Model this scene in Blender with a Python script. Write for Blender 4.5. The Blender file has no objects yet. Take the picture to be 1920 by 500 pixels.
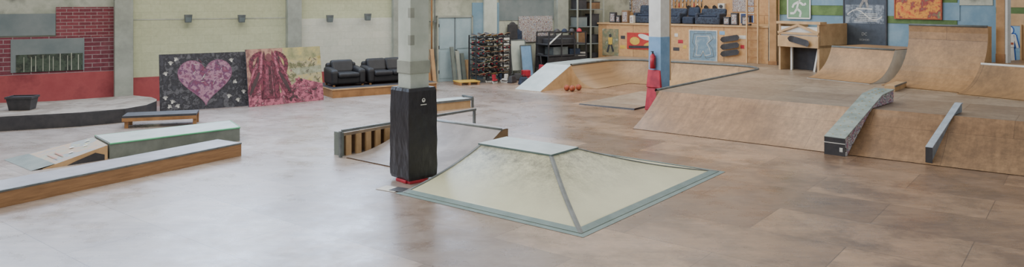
import bpy, bmesh, math, random
from mathutils import Vector, Matrix
random.seed(7)
F=1390.0; H=3.0
AL=33.0; AR=-57.0; AG=-38.3
def rad(a): return math.radians(a)
def P(px,py,z=0.0):
    d=F*(H-z)/py
    return Vector(((px-960)/F*d,d,z))
def toW(ang,x,y,z=0.0):
    c,s=math.cos(rad(ang)),math.sin(rad(ang))
    return Vector((x*c-y*s,x*s+y*c,z))
def onp(ang,yo,px,py):
    a=(px-960)/F; c,s=math.cos(rad(ang)),math.sin(rad(ang))
    d=yo/(-a*s+c)
    return (a*c+s)*d, H-py*d/F
def rect(ang,yo,x0,y0,x1,y1):
    xm=(x0+x1)/2
    return onp(ang,yo,x0,0)[0],onp(ang,yo,x1,0)[0],onp(ang,yo,xm,y1)[1],onp(ang,yo,xm,y0)[1]
# ---------------------------------------------------------------- materials
def lin(c):
    r=[]
    for v in c[:3]:
        v/=255.0
        r.append(v/12.92 if v<=0.04045 else ((v+0.055)/1.055)**2.4)
    return (r[0],r[1],r[2],1)
def newmat(name):
    m=bpy.data.materials.new(name); m.use_nodes=True
    nt=m.node_tree; b=nt.nodes['Principled BSDF']
    return m,nt,b
def coords(nt,axis='XY',ang=0,scale=(1,1,1)):
    tc=nt.nodes.new('ShaderNodeTexCoord'); mp=nt.nodes.new('ShaderNodeMapping')
    src=tc.outputs['Object']
    if axis!='XY':
        sp=nt.nodes.new('ShaderNodeSeparateXYZ'); cb=nt.nodes.new('ShaderNodeCombineXYZ')
        nt.links.new(src,sp.inputs[0])
        nt.links.new(sp.outputs[axis[0]],cb.inputs[0]); nt.links.new(sp.outputs[axis[1]],cb.inputs[1])
        src=cb.outputs[0]
    nt.links.new(src,mp.inputs['Vector'])
    mp.inputs['Rotation'].default_value=(0,0,rad(ang)); mp.inputs['Scale'].default_value=scale
    return mp.outputs[0]
def noise(nt,vec,scale,detail=4,rough=.6):
    n=nt.nodes.new('ShaderNodeTexNoise'); nt.links.new(vec,n.inputs['Vector'])
    n.inputs['Scale'].default_value=scale; n.inputs['Detail'].default_value=detail; n.inputs['Roughness'].default_value=rough
    return n.outputs['Fac']
def ramp(nt,fac,stops,interp='LINEAR'):
    r=nt.nodes.new('ShaderNodeValToRGB'); nt.links.new(fac,r.inputs[0])
    r.color_ramp.interpolation=interp
    els=r.color_ramp.elements
    while len(els)<len(stops): els.new(0.5)
    for e,(p,c) in zip(els,stops):
        e.position=p; e.color=c if len(c)==4 and max(c)<=1 else lin(c)
    return r.outputs[0]
def mix(nt,fac,a,b,mode='MIX'):
    m=nt.nodes.new('ShaderNodeMix'); m.data_type='RGBA'; m.blend_type=mode
    def setin(sock,v):
        if isinstance(v,bpy.types.NodeSocket): nt.links.new(v,sock)
        else: sock.default_value=v
    setin(m.inputs[0],fac); setin(m.inputs[6],a); setin(m.inputs[7],b)
    return m.outputs[2]
def mul(nt,a,b):
    n=nt.nodes.new('ShaderNodeMath'); n.operation='MULTIPLY'
    for s,v in ((n.inputs[0],a),(n.inputs[1],b)):
        if isinstance(v,bpy.types.NodeSocket): nt.links.new(v,s)
        else: s.default_value=v
    return n.outputs[0]
def mrange(nt,src,a,b,c=0,d=1):
    n=nt.nodes.new('ShaderNodeMapRange'); nt.links.new(src,n.inputs[0])
    for i,v in enumerate((a,b,c,d)): n.inputs[i+1].default_value=v
    return n.outputs[0]
def M(name,c,c2=None,scale=3,rough=.6,metal=0,lo=.35,hi=.65,bump=0,bscale=8):
    m,nt,b=newmat(name)
    if c2 is None: c2=tuple(max(0,v*.86) for v in c)
    v=coords(nt)
    col=ramp(nt,noise(nt,v,scale),[(lo,c),(hi,c2)])
    nt.links.new(col,b.inputs['Base Color'])
    b.inputs['Roughness'].default_value=rough; b.inputs['Metallic'].default_value=metal
    if bump:
        v2=coords(nt,'XY',0,(1,1,.45)); bp_=nt.nodes.new('ShaderNodeBump'); bp_.inputs['Strength'].default_value=bump; bp_.inputs['Distance'].default_value=.05
        nt.links.new(noise(nt,v2,bscale,3,.5),bp_.inputs['Height']); nt.links.new(bp_.outputs[0],b.inputs['Normal'])
    return m
def splotch(name,cols,scale=3,rough=.6,det=5,lo=.3,hi=.7):
    m,nt,b=newmat(name); v=coords(nt)
    n=len(cols)
    st=[(lo+(hi-lo)*i/(n-1),c) for i,c in enumerate(cols)]
    nt.links.new(ramp(nt,noise(nt,v,scale,det,.65),st),b.inputs['Base Color'])
    b.inputs['Roughness'].default_value=rough
    return m
def bricks(name,c1,c2,mortar,w,h,ms,axis='XY',ang=0,rough=.6,stain=None,stain_scale=.6,stain_lo=.5,stain_hi=.75,grain=.35,offset=.5,streak=None):
    m,nt,b=newmat(name); v=coords(nt,axis,ang)
    t=nt.nodes.new('ShaderNodeTexBrick'); nt.links.new(v,t.inputs['Vector'])
    t.inputs['Scale'].default_value=1; t.inputs['Brick Width'].default_value=w; t.inputs['Row Height'].default_value=h
    t.inputs['Mortar Size'].default_value=ms; t.inputs['Mortar Smooth'].default_value=.3
    t.inputs['Color1'].default_value=lin(c1); t.inputs['Color2'].default_value=lin(c2); t.inputs['Mortar'].default_value=lin(mortar)
    t.offset=offset
    col=t.outputs['Color']
    g=noise(nt,v,9,5,.7)
    col=mix(nt,grain,col,ramp(nt,g,[(.3,(90,90,90)),(.7,(215,215,215))]),'OVERLAY')
    if streak:
        sv=coords(nt,axis,ang,streak)
        col=mix(nt,.4,col,ramp(nt,noise(nt,sv,1.6,6,.7),[(.3,(80,80,80)),(.7,(205,205,205))]),'OVERLAY')
    if stain:
        fac=ramp(nt,noise(nt,v,stain_scale,7,.65),[(stain_lo,(0,0,0)),(stain_hi,(200,200,200))])
        col=mix(nt,fac,col,lin(stain))
    nt.links.new(col,b.inputs['Base Color']); b.inputs['Roughness'].default_value=rough
    return m
def emis(name,c,s):
    m,nt,b=newmat(name); b.inputs['Base Color'].default_value=lin(c)
    b.inputs['Emission Color'].default_value=lin(c); b.inputs['Emission Strength'].default_value=s
    return m
def floor_mat():
    m,nt,b=newmat('floor_boards'); v=coords(nt,'XY',38.3)
    def br(c1,c2,mo,w,h,off,ms=.007):
        t=nt.nodes.new('ShaderNodeTexBrick'); nt.links.new(v,t.inputs['Vector'])
        t.inputs['Scale'].default_value=1; t.inputs['Brick Width'].default_value=w; t.inputs['Row Height'].default_value=h
        t.inputs['Mortar Size'].default_value=ms; t.inputs['Mortar Smooth'].default_value=.6; t.offset=off
        t.inputs['Color1'].default_value=lin(c1); t.inputs['Color2'].default_value=lin(c2); t.inputs['Mortar'].default_value=lin(mo)
        return t.outputs['Color']
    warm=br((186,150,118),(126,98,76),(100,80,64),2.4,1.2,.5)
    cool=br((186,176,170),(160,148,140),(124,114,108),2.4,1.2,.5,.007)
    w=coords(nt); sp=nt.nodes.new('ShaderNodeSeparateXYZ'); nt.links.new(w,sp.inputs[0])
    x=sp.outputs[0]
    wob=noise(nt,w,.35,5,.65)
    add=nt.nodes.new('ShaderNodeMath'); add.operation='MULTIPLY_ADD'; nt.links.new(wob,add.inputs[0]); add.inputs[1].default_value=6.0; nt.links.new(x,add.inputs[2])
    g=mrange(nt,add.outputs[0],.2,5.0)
    col=mix(nt,g,cool,warm)  # boards greyer towards the left: reflected sheen painted into the base colour
    st=ramp(nt,noise(nt,v,.9,10,.74),[(.46,(0,0,0)),(.6,(235,235,235))])
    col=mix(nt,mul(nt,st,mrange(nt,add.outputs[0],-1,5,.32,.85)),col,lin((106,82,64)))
    st2=ramp(nt,noise(nt,v,3.0,10,.8),[(.5,(0,0,0)),(.64,(200,200,200))])
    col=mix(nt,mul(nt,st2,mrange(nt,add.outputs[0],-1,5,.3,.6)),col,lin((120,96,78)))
    sv=coords(nt,'XY',38.3,(1.0,5,1))
    col=mix(nt,.4,col,ramp(nt,noise(nt,sv,1.3,7,.72),[(.3,(84,84,84)),(.7,(196,196,196))]),'OVERLAY')
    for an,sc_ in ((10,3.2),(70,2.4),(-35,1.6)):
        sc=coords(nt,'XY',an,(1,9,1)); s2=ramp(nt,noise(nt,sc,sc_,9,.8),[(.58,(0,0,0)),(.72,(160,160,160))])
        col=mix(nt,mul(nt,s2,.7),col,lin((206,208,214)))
    nt.links.new(col,b.inputs['Base Color'])
    nt.links.new(mrange(nt,noise(nt,v,1.6,6,.7),.3,.7,.2,.42),b.inputs['Roughness'])
    b.inputs['Specular IOR Level'].default_value=.8
    return m
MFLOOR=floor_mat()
PLY=(190,152,108); PLY2=(166,128,88)
MDECK=bricks('worn_deck_sheets',(178,160,140),(150,130,110),(118,100,84),2.4,1.2,.008,'XY',0,.4,(112,92,76),.9,.46,.68,.4,.4,(1,6,1))
MBANK=bricks('patched_bank_sheets',(186,148,108),(164,126,90),(132,102,74),2.4,1.25,.005,'XY',0,.45,(112,84,62),.9,.45,.7,.4,.43,(6,1,1))
MPLYV=bricks('plywood_wall_sheets',(206,164,114),(184,142,96),(132,102,72),1.25,2.4,.01,'XZ',0,.6,(150,116,82),.6,.55,.8)
MPLYR=bricks('plywood_ramp_sheets',(184,148,106),(156,124,88),(126,98,70),2.4,1.2,.006,'XZ',0,.5,(108,86,66),.9,.44,.7)
MPLY=M('plywood',PLY,PLY2,2.5,.6)
MPLYL=M('pale_plywood',(206,170,126),(182,148,106),3,.6)
MDKPLY=M('dark_plywood',(140,110,82),(116,90,66),3,.7)  # darker brown plywood tone
def cream():
    m,nt,b=newmat('worn_cream_skin'); v=coords(nt)
    base=ramp(nt,noise(nt,v,1.5,5,.6),[(.3,(206,205,172)),(.7,(192,190,158))])
    sp=nt.nodes.new('ShaderNodeSeparateXYZ'); nt.links.new(v,sp.inputs[0])
    h=mrange(nt,sp.outputs[2],.12,.5)
    fn=ramp(nt,noise(nt,v,4.5,13,.9),[(.42,(0,0,0)),(.6,(240,240,240))])
    col=mix(nt,mul(nt,h,fn),base,lin((84,82,70)))
    sc=coords(nt,'XY',0,(8,1,1)); s2=ramp(nt,noise(nt,sc,2.5,9,.8),[(.56,(0,0,0)),(.72,(120,120,120))])
    col=mix(nt,mul(nt,s2,.5),col,lin((120,116,100)))
    nt.links.new(col,b.inputs['Base Color']); b.inputs['Roughness'].default_value=.42
    return m
MCREAM=cream()
MBAND=M('grey_green_edging',(120,140,140),(104,126,124),4,.5)
MSTEELG=M('painted_steel_grey',(112,118,118),(88,94,94),5,.45)
MVINYL=M('wrinkled_black_vinyl',(46,44,48),(36,34,38),6,.36,bump=.55,bscale=7)
MBLACK=M('black_leather',(36,35,38),(28,27,30),6,.5)
MDARK=M('dark_grey',(68,68,72),(52,52,56),4,.6)
MRUB=M('black_paint',(48,48,52),(64,62,64),5,.55)
MWOOD=M('oak_wood',(170,124,78),(138,98,60),3,.55)
def grain(name,c1,c2,axis='XZ'):
    m,nt,b=newmat(name); v=coords(nt,axis,0,(.6,9,1))
    col=ramp(nt,noise(nt,v,3,8,.7),[(.3,c1),(.7,c2)])
    nt.links.new(col,b.inputs['Base Color']); b.inputs['Roughness'].default_value=.55
    return m
MGRAIN=grain('oak_grain_board',(178,136,94),(126,92,62))
MCONC=M('pale_green_concrete_paint',(206,212,202),(182,190,178),2,.8)
MCONC2=M('grey_concrete',(172,176,164),(142,146,136),1.5,.85)
MWHITE=M('white_paint',(228,228,222),(208,208,202),3,.6)
MLBLUE=M('light_blue_paint',(136,174,210),(116,156,194),3,.6)
MRED=M('red_vinyl',(190,46,64),(152,32,50),5,.5)
MORANGE=M('orange_rubber',(176,88,54),(150,72,44),12,.6)
MBLUE=M('blue_fabric',(50,62,84),(36,46,64),14,.8)
MYEL=M('yellow_paint',(220,184,84),(200,162,64),4,.6)
MGREEN=M('green_edge_paint',(104,196,148),(88,174,128),4,.5)
MSTEEL=M('galvanised_steel',(150,152,152),(120,122,124),6,.35,.8)
MPLASTER=bricks('greenish_cream_plaster',(202,205,172),(196,199,166),(184,188,156),.5,.24,.006,'XZ',0,.85,(168,174,146),.7,.5,.8,.2)
MPLASTW=bricks('white_plaster',(216,216,202),(208,210,196),(196,198,184),.5,.24,.005,'XZ',0,.85,(178,180,166),.8,.55,.8,.2)
MGREYW=splotch('stained_grey_wall',[(172,176,158),(154,158,142),(186,188,172),(128,130,120)],.8,.9,7)
MREDW=splotch('red_painted_base',[(158,70,74),(170,82,84),(138,60,66)],1.3,.75,6)
MBRICK=bricks('red_brick',(138,66,74),(118,54,64),(162,142,140),.3,.095,.009,'XZ',0,.8,(150,100,104),2,.5,.8)
MBRICK2=bricks('purple_brick',(130,64,76),(112,54,66),(160,142,144),.42,.12,.011,'XZ',0,.8,(150,104,108),2,.5,.8)
MGREYP=M('grey_paint_panel',(130,138,138),(110,122,124),1.5,.8)
MDGRN=splotch('dark_forest_paint',[(58,70,60),(80,92,78),(46,52,48),(100,104,86)],4,.8)
MBLUEW=splotch('blue_grey_wall',[(128,158,180),(114,146,166),(142,168,184)],.8,.8,5)
MGRNW=splotch('green_mural_paint',[(104,134,80),(88,112,66),(120,148,90)],1.2,.8)
MDOOR=M('blue_grey_door_paint',(170,190,196),(150,172,180),1.5,.6)
MPAPER=M('paper',(218,216,208),(196,194,188),8,.7)
COLLAGE=splotch('photo_collage',[(60,58,70),(200,190,180),(110,80,80),(220,220,215),(60,84,124),(166,116,80)],11,.6,2,.35,.65)
HEARTM=splotch('heart_paint',[(84,50,84),(126,76,104),(170,130,148),(100,60,96),(128,66,90),(150,116,140)],5,.6,9)
CANB=splotch('black_graffiti_canvas',[(48,48,54),(66,66,74),(38,38,44),(94,94,100),(50,50,58)],5,.7,7)
ARTBG=splotch('landscape_paint',[(124,122,82),(190,174,110),(176,168,136),(92,96,66),(164,160,130)],3.4,.7,8)
ARTPK=splotch('magenta_flower_paint',[(166,64,92),(196,118,138),(104,46,66),(200,156,164)],8,.7,6)
MAROON=splotch('maroon_feather_paint',[(100,42,62),(134,66,84),(70,34,46),(150,92,106)],9,.7,6)
GRAF=splotch('graffiti_sticker_paint',[(80,80,88),(220,220,220),(170,80,100),(100,128,156),(230,226,220),(70,66,70)],9,.6,3,.35,.65)
KICKM=splotch('spray_painted_skin',[(196,176,116),(150,152,138),(180,150,120),(132,144,148),(198,182,120)],2.2,.5,7)
ABSTR=splotch('swirling_orange_paint',[(60,40,50),(206,80,50),(226,160,60),(150,40,54),(110,130,90),(220,130,80)],2.4,.6,6)
PATT=splotch('patterned_blue_cloth',[(40,48,66),(64,76,94),(34,38,52),(84,92,108)],12,.85,3)
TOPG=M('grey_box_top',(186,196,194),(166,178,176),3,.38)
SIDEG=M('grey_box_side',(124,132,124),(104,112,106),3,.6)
RAMPG=M('blue_grey_ramp_skin',(160,160,168),(134,132,140),2,.38)
RAMPB=M('grey_brown_ramp_skin',(150,142,138),(120,112,108),2,.38)
WINM=emis('daylight_glass',(206,226,255),7.0)
# ---------------------------------------------------------------- mesh builder
class MB:
    def __init__(s): s.v=[];s.f=[];s.m=[];s.sm=[];s.mats=[]
    def mi(s,mat):
        if mat not in s.mats: s.mats.append(mat)
        return s.mats.index(mat)
    def poly(s,pts,mat,smooth=False):
        n=len(s.v); s.v+= [tuple(p) for p in pts]; s.f.append(list(range(n,n+len(pts)))); s.m.append(s.mi(mat)); s.sm.append(smooth); return s
    def loft(s,A,B,mat,capA=None,capB=None,closed=True,smooth=False):
        n=len(s.v); k=len(A); s.v+=[tuple(p) for p in A]+[tuple(p) for p in B]; i=s.mi(mat)
        for j in range(k if closed else k-1):
            s.f.append([n+j,n+(j+1)%k,n+k+(j+1)%k,n+k+j]); s.m.append(i); s.sm.append(smooth)
        if closed:
            s.f.append(list(range(n,n+k))[::-1]); s.m.append(s.mi(capA or mat)); s.sm.append(False)
            s.f.append(list(range(n+k,n+2*k))); s.m.append(s.mi(capB or mat)); s.sm.append(False)
        return s
    def box(s,x0,x1,y0,y1,z0,z1,mat,top=None):
        return s.loft([(x0,y0,z0),(x1,y0,z0),(x1,y1,z0),(x0,y1,z0)],[(x0,y0,z1),(x1,y0,z1),(x1,y1,z1),(x0,y1,z1)],mat,None,top)
    def prism(s,pl,z0,z1,mat,top=None):
        return s.loft([(p[0],p[1],z0) for p in pl],[(p[0],p[1],z1) for p in pl],mat,None,top)
    def cyl(s,a,b,r,mat,seg=12,r2=None):
        a=Vector(a);b=Vector(b);d=(b-a).normalized()
        u=d.orthogonal().normalized(); w=d.cross(u); r2=r if r2 is None else r2
        A=[a+u*math.cos(t)*r+w*math.sin(t)*r for t in [2*math.pi*i/seg for i in range(seg)]]
        B=[b+u*math.cos(t)*r2+w*math.sin(t)*r2 for t in [2*math.pi*i/seg for i in range(seg)]]
        return s.loft(A,B,mat,smooth=True)
    def tube(s,pts,r,mat,seg=8,close=False):
        n=len(s.v); k=s.mi(mat); pts=[Vector(p) for p in pts]; N=len(pts)
        for i,p in enumerate(pts):
            a=pts[(i-1)%N] if (close or i>0) else p; b=pts[(i+1)%N] if (close or i<N-1) else p
            d=(b-a).normalized(); up=Vector((0,0,1)) if abs(d.z)<.9 else Vector((.3,1,0)).normalized()
            if close: up=s._up
            u=d.cross(up).normalized(); w=u.cross(d)
            for j in range(seg):
                t=2*math.pi*j/seg; q=p+u*math.cos(t)*r+w*math.sin(t)*r; s.v.append(tuple(q))
        for i in range(N if close else N-1):
            for j in range(seg):
                i2=(i+1)%N
                s.f.append([n+i*seg+j,n+i*seg+(j+1)%seg,n+i2*seg+(j+1)%seg,n+i2*seg+j]); s.m.append(k); s.sm.append(True)
        return s
    def ball(s,c,r,mat,seg=16,rings=10,sq=(1,1,1),half=False):
        n=len(s.v); top=math.pi*(.5 if half else 1)
        for i in range(rings+1):
            ph=top*i/rings
            for j in range(seg):
                t=2*math.pi*j/seg
                s.v.append((c[0]+r*sq[0]*math.sin(ph)*math.cos(t),c[1]+r*sq[1]*math.sin(ph)*math.sin(t),c[2]+r*sq[2]*math.cos(ph)))
        k=s.mi(mat)
        for i in range(rings):
            for j in range(seg):
                s.f.append([n+i*seg+j,n+i*seg+(j+1)%seg,n+(i+1)*seg+(j+1)%seg,n+(i+1)*seg+j]); s.m.append(k); s.sm.append(True)
        return s
    def bar(s,a,b,w,mat):
        a=Vector(a);b=Vector(b);d=(b-a).normalized()
        up=Vector((0,0,1)) if abs(d.z)<.9 else Vector((1,0,0))
        u=d.cross(up).normalized()*w/2; q=u.cross(d).normalized()*w/2
        return s.loft([a-u-q,a+u-q,a+u+q,a-u+q],[b-u-q,b+u-q,b+u+q,b-u+q],mat)
    def dec(s,pts,y,mat): return s.poly([(p[0],y,p[1]) for p in pts],mat)
    def drect(s,x0,x1,z0,z1,y,mat): return s.dec([(x0,z0),(x1,z0),(x1,z1),(x0,z1)],y,mat)
    def dell(s,cx,cz,rx,rz,y,mat,rot=0,n=16):
        c,q=math.cos(rad(rot)),math.sin(rad(rot)); o=[]
        for i in range(n):
            t=2*math.pi*i/n; a=rx*math.cos(t); b=rz*math.sin(t); o.append((cx+a*c-b*q,cz+a*q+b*c))
        return s.dec(o,y,mat)
    def dline(s,x0,z0,x1,z1,w,y,mat):
        d=Vector((x1-x0,z1-z0)); 
        if d.length<1e-6: return s
        n=Vector((-d.y,d.x)).normalized()*w/2
        return s.dec([(x0+n.x,z0+n.y),(x1+n.x,z1+n.y),(x1-n.x,z1-n.y),(x0-n.x,z0-n.y)],y,mat)
    def mesh(s,name,off=(0,0,0)):
        me=bpy.data.meshes.new(name)
        me.from_pydata([(p[0]-off[0],p[1]-off[1],p[2]-off[2]) for p in s.v],[],s.f)
        for m in s.mats: me.materials.append(m)
        for i,p in enumerate(me.polygons): p.material_index=s.m[i]; p.use_smooth=s.sm[i]
        bm=bmesh.new(); bm.from_mesh(me)
        bmesh.ops.remove_doubles(bm,verts=bm.verts,dist=1e-5)
        bmesh.ops.recalc_face_normals(bm,faces=bm.faces); bm.to_mesh(me); bm.free()
        return me
COL=bpy.context.scene.collection
def link(o): COL.objects.link(o); return o
def bev(o,w,seg=2):
    if w:
        m=o.modifiers.new('b','BEVEL'); m.width=w; m.segments=3 if w>.05 else seg; m.limit_method='ANGLE'
def solo(name,mb,label=None,cat=None,ang=0,kind=None,group=None,bevel=0,recenter=True):
    off=(0,0,0)
    if recenter:
        xs=[p[0] for p in mb.v]; ys=[p[1] for p in mb.v]; zs=[p[2] for p in mb.v]
        off=((min(xs)+max(xs))/2,(min(ys)+max(ys))/2,min(zs))
    o=bpy.data.objects.new(name,mb.mesh(name,off)); link(o)
    o.rotation_euler=(0,0,rad(ang)); o.location=toW(ang,*off)
    if label: o['label']=label
    if cat: o['category']=cat
    if kind: o['kind']=kind
    if group: o['group']=group
    bev(o,bevel)
    return o
def thing(name,label,cat,loc,rot=(0,0,0),group=None):
    o=bpy.data.objects.new(name,None); o.empty_display_size=.2; link(o)
    o.location=loc; o.rotation_euler=[rad(a) for a in rot]
    o['label']=label; o['category']=cat
    if group:o['group']=group
    return o
def part(par,name,mb,label=None,off=(0,0,0),bevel=0):
    o=bpy.data.objects.new(name,mb.mesh(name,off)); link(o); o.parent=par
    if label:o['label']=label
    bev(o,bevel)
    return o
def fthing(name,label,cat,ang,x,y,z,group=None):
    t=thing(name,label,cat,toW(ang,x,y,z),(0,0,ang),group); return t,(x,y,z)
def dup(t,loc,rot,group=None,label=None):
    n=t.copy(); link(n); n.location=loc; n.rotation_euler=[rad(a) for a in rot]
    if label:n['label']=label
    def rec(src,dst):
        for c in list(src.children):
            k=c.copy(); k.parent=dst; link(k); rec(c,k)
    rec(t,n)
    return n
def text(par,name,body,size,loc,mat,rot=(90,0,0),label=None):
    cu=bpy.data.curves.new(name,'FONT'); cu.body=body; cu.size=size; cu.align_x='CENTER'; cu.align_y='CENTER'; cu.extrude=.001
    tmp=bpy.data.objects.new('tmp',cu); link(tmp)
    dg=bpy.context.evaluated_depsgraph_get(); dg.update()
    me=bpy.data.meshes.new_from_object(tmp.evaluated_get(dg)); bpy.data.objects.remove(tmp)
    me.materials.clear(); me.materials.append(mat)
    o=bpy.data.objects.new(name,me); link(o); o.parent=par; o.location=loc; o.rotation_euler=[rad(a) for a in rot]
    if label:o['label']=label
    return o
# ---------------------------------------------------------------- camera & light
cam=bpy.data.cameras.new('camera'); co=bpy.data.objects.new('camera',cam); link(co)
co.location=(0,0,3); co.rotation_euler=(rad(90),0,0); cam.sensor_width=36; cam.lens=F/1920*36; cam.shift_y=-250/1920; cam.clip_end=200
bpy.context.scene.camera=co
wd=bpy.data.worlds.new('world'); bpy.context.scene.world=wd; wd.use_nodes=True
bg=wd.node_tree.nodes['Background']; bg.inputs[0].default_value=lin((240,242,242)); bg.inputs[1].default_value=.66
def area(name,loc,tgt,sx,sy,e,c=(255,250,244)):
    l=bpy.data.lights.new(name,'AREA'); l.shape='RECTANGLE'; l.size=sx; l.size_y=sy; l.energy=e; l.color=lin(c)[:3]
    o=bpy.data.objects.new(name,l); link(o); o.location=loc
    o.rotation_euler=(Vector(tgt)-Vector(loc)).to_track_quat('-Z','Y').to_euler(); return o
area('overhead_fill',(-5,14,9),(-3,13,0),11,11,1300,(255,249,238))  # soft overhead daylight from out of view, set left so the right dims
area('overhead_fill',(4,24,8),(4,25,0),8,8,700,(255,249,238))  # extra overhead lamp added out of view to brighten the back
area('window_lamp',(-9,21,6.0),(-1,11,0),12,3,1100,(196,220,255))
# ---------------------------------------------------------------- structure
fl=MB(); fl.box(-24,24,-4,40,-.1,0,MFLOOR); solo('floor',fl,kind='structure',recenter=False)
LW=24.35
w=MB()
s0=-14.0; s1=22.0
w.box(s0,s1,LW,LW+.3,0,5.6,MGREYW)
def zone(px0,px1,z0,z1,mat,t):
    a=onp(AL,LW,px0,0)[0]; b=onp(AL,LW,px1,0)[0]; w.box(a,b,LW-t,LW+.01,z0,z1,mat)
a=s0; b=onp(AL,LW,228,0)[0]
w.box(a,b,LW-.06,LW+.01,0,.95,MREDW)
w.box(a,b,LW-.03,LW+.01,.95,1.98,MBRICK2)
zone(105,216,1.95,2.8,MBRICK,.035)
zone(-60,104,2.02,2.62,MGREYP,.045)
zone(20,158,1.02,1.92,MGREYP,.05)
zone(30,155,1.02,1.5,MDGRN,.06)
for px in (44,58,66,80,92,99,112,126,133,146): 
    a=onp(AL,LW,px,0)[0]; w.box(a,a+.015+.01*random.random(),LW-.066,LW,1.03,1.42+.1*random.random(),MGREYW)
zone(228,300,0,.72,MREDW,.05); zone(300,800,0,.6,MREDW,.045)
zone(250,542,.6,2.42,MPLASTER,.03); zone(250,542,2.42,5.6,MPLASTER,.012); zone(250,542,2.40,2.44,MGREYW,.04)
zone(562,745,.6,2.38,MPLASTW,.03); zone(562,745,2.38,5.6,MPLASTER,.01)
zone(885,935,0,2.9,MBLUEW,.03)
zone(935,1045,2.2,5.6,MGREYP,.02)
solo('wall_left',w,ang=AL,kind='structure')
def pil(px0,px1,dep,mat):
    a=onp(AL,LW-dep,px0,0)[0]; b=onp(AL,LW-dep,px1,0)[0]
    m=MB(); m.box(a,b,LW-dep,LW,0,5.6,mat); return m
for i,(p0,p1,dp,mt) in enumerate([(215,250,.35,MCONC2),(540,566,.3,MCONC2),(738,752,.2,MCONC2),(1046,1066,.3,MCONC2),(908,932,.12,MCONC)]):
    solo('trim_%d'%(i+1),pil(p0,p1,dp,mt),ang=AL,kind='structure',bevel=.01)
wi=0
for (a,b) in [(-10,-6),(-5,-1),(3.2,6.8),(7.8,10.6),(11.4,14.4),(14.9,17.6)]:
    wi+=1
    m=MB(); m.box(a,b,LW-.05,LW-.02,3.15,5.3,WINM)
    n=int((b-a)/.7)
    for k in range(n+1):
        x=a+(b-a)*k/n; m.box(x-.03,x+.03,LW-.09,LW-.01,3.1,5.35,MCONC2)
    for z in (3.12,3.85,4.6,5.32): m.box(a-.03,b+.03,LW-.09,LW-.01,z-.03,z+.03,MCONC2)
    solo('window_%d'%wi,m,ang=AL,kind='structure')
RW=21.9
m=MB(); m.box(-16.6,5,RW,RW+.3,0,5.6,MBLUEW)
def rz(px0,px1,y0,y1,mat,t):
    a,b,z0,z1=rect(AR,RW,px0,y0,px1,y1); m.box(a,b,RW-t,RW+.01,z0,z1,mat)
rz(1462,1582,-60,28,MGRNW,.02); rz(1500,1582,-60,10,MBLUEW,.03)
rz(1664,1795,-60,45,MGRNW,.015); rz(1664,1700,-10,30,MBLUEW,.02); rz(1768,1800,5,38,MBLUEW,.02)
rz(1800,1862,-60,10,MGREYW,.02); rz(1868,1990,-60,14,MPLYL,.03); rz(1868,1990,14,26,MGRNW,.02); rz(1868,1990,26,140,MPLYL,.02)
solo('wall_right',m,ang=AR,kind='structure')
m=MB(); m.box(-16.0,-8.0,28.6,28.8,0,5.6,MPLYV); m.box(-8.1,-8.0,26.3,28.6,.76,5.6,MPLYV)
solo('wall_back',m,ang=AG,kind='structure')
t_a,t_b=onp(AL,LW,820,0)[0],onp(AL,LW,882,0)[0]
m=MB()
m.box(t_a,t_b,LW-.06,LW-.03,0,2.35,MDOOR)
m.box(t_a-.06,t_a,LW-.1,LW,0,2.42,MCONC2); m.box(t_b,t_b+.06,LW-.1,LW,0,2.42,MCONC2); m.box(t_a-.06,t_b+.06,LW-.1,LW,2.35,2.42,MCONC2)
mid=(t_a+t_b)/2
m.box(mid-.012,mid+.012,LW-.07,LW-.05,0,2.35,MDARK)
for (u,v) in ((t_a+.06,mid-.06),(mid+.06,t_b-.06)):
    m.box(u,v,LW-.075,LW-.055,.12,1.1,MDOOR); m.box(u,v,LW-.075,LW-.055,1.2,2.25,MDOOR)
m.box(mid+.03,mid+.07,LW-.12,LW-.06,1.0,1.16,MSTEEL)
for z in (.3,1.2,2.0): m.box(t_a-.01,t_a+.03,LW-.1,LW-.05,z,z+.12,MDARK)
solo('door_1',m,ang=AL,kind='structure')
# ---------------------------------------------------------------- columns
ca=42
c0=P(767,346)
ctr=c0+toW(ca,.275,.275)
t=thing('concrete_column','pale painted square concrete column wrapped in black padding','column',ctr,(0,0,ca))
m=MB(); m.box(-.185,.185,-.185,.185,0,5.6,MCONC); m.box(-.2,.2,-.2,.2,1.78,2.0,MCONC2)
for z in (2.25,2.7,3.3): m.box(-.187,-.1,-.187,-.1,z,z+.18,MCONC2)
part(t,'column_shaft',m,bevel=.012)
t2=thing('column_pad','tall wrinkled black vinyl crash pad strapped around concrete column','pad',ctr+Vector((0,0,.05)),(0,0,ca))
# slightly sagging wrapped pad: stacked rings with small bulges
m=MB(); zs=[0,.05,.2,.4,.62,.85,1.08,1.3,1.45,1.5]; hs=[.268,.284,.29,.283,.289,.282,.286,.279,.276,.262]
rings=[]
for z,h_ in zip(zs,hs):
    rings.append([(x,y,z) for x,y in ((-h_,-h_),(-h_*.33,-h_-.004),(h_*.33,-h_+.003),(h_,-h_),(h_+.003,-h_*.3),(h_-.003,h_*.3),(h_,h_),(0,h_),(-h_,h_),(-h_-.004,h_*.3),(-h_+.003,-h_*.3))])
n0=len(m.v); k_=len(rings[0]); mi_=m.mi(MVINYL)
for r_ in rings: m.v+=r_
inner0=[(-.205,-.205,0),(.205,-.205,0),(.205,.205,0),(-.205,.205,0)]
for i in range(len(rings)-1):
    for j in range(k_):
        m.f.append([n0+i*k_+j,n0+i*k_+(j+1)%k_,n0+(i+1)*k_+(j+1)%k_,n0+(i+1)*k_+j]); m.m.append(mi_); m.sm.append(False)
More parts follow.
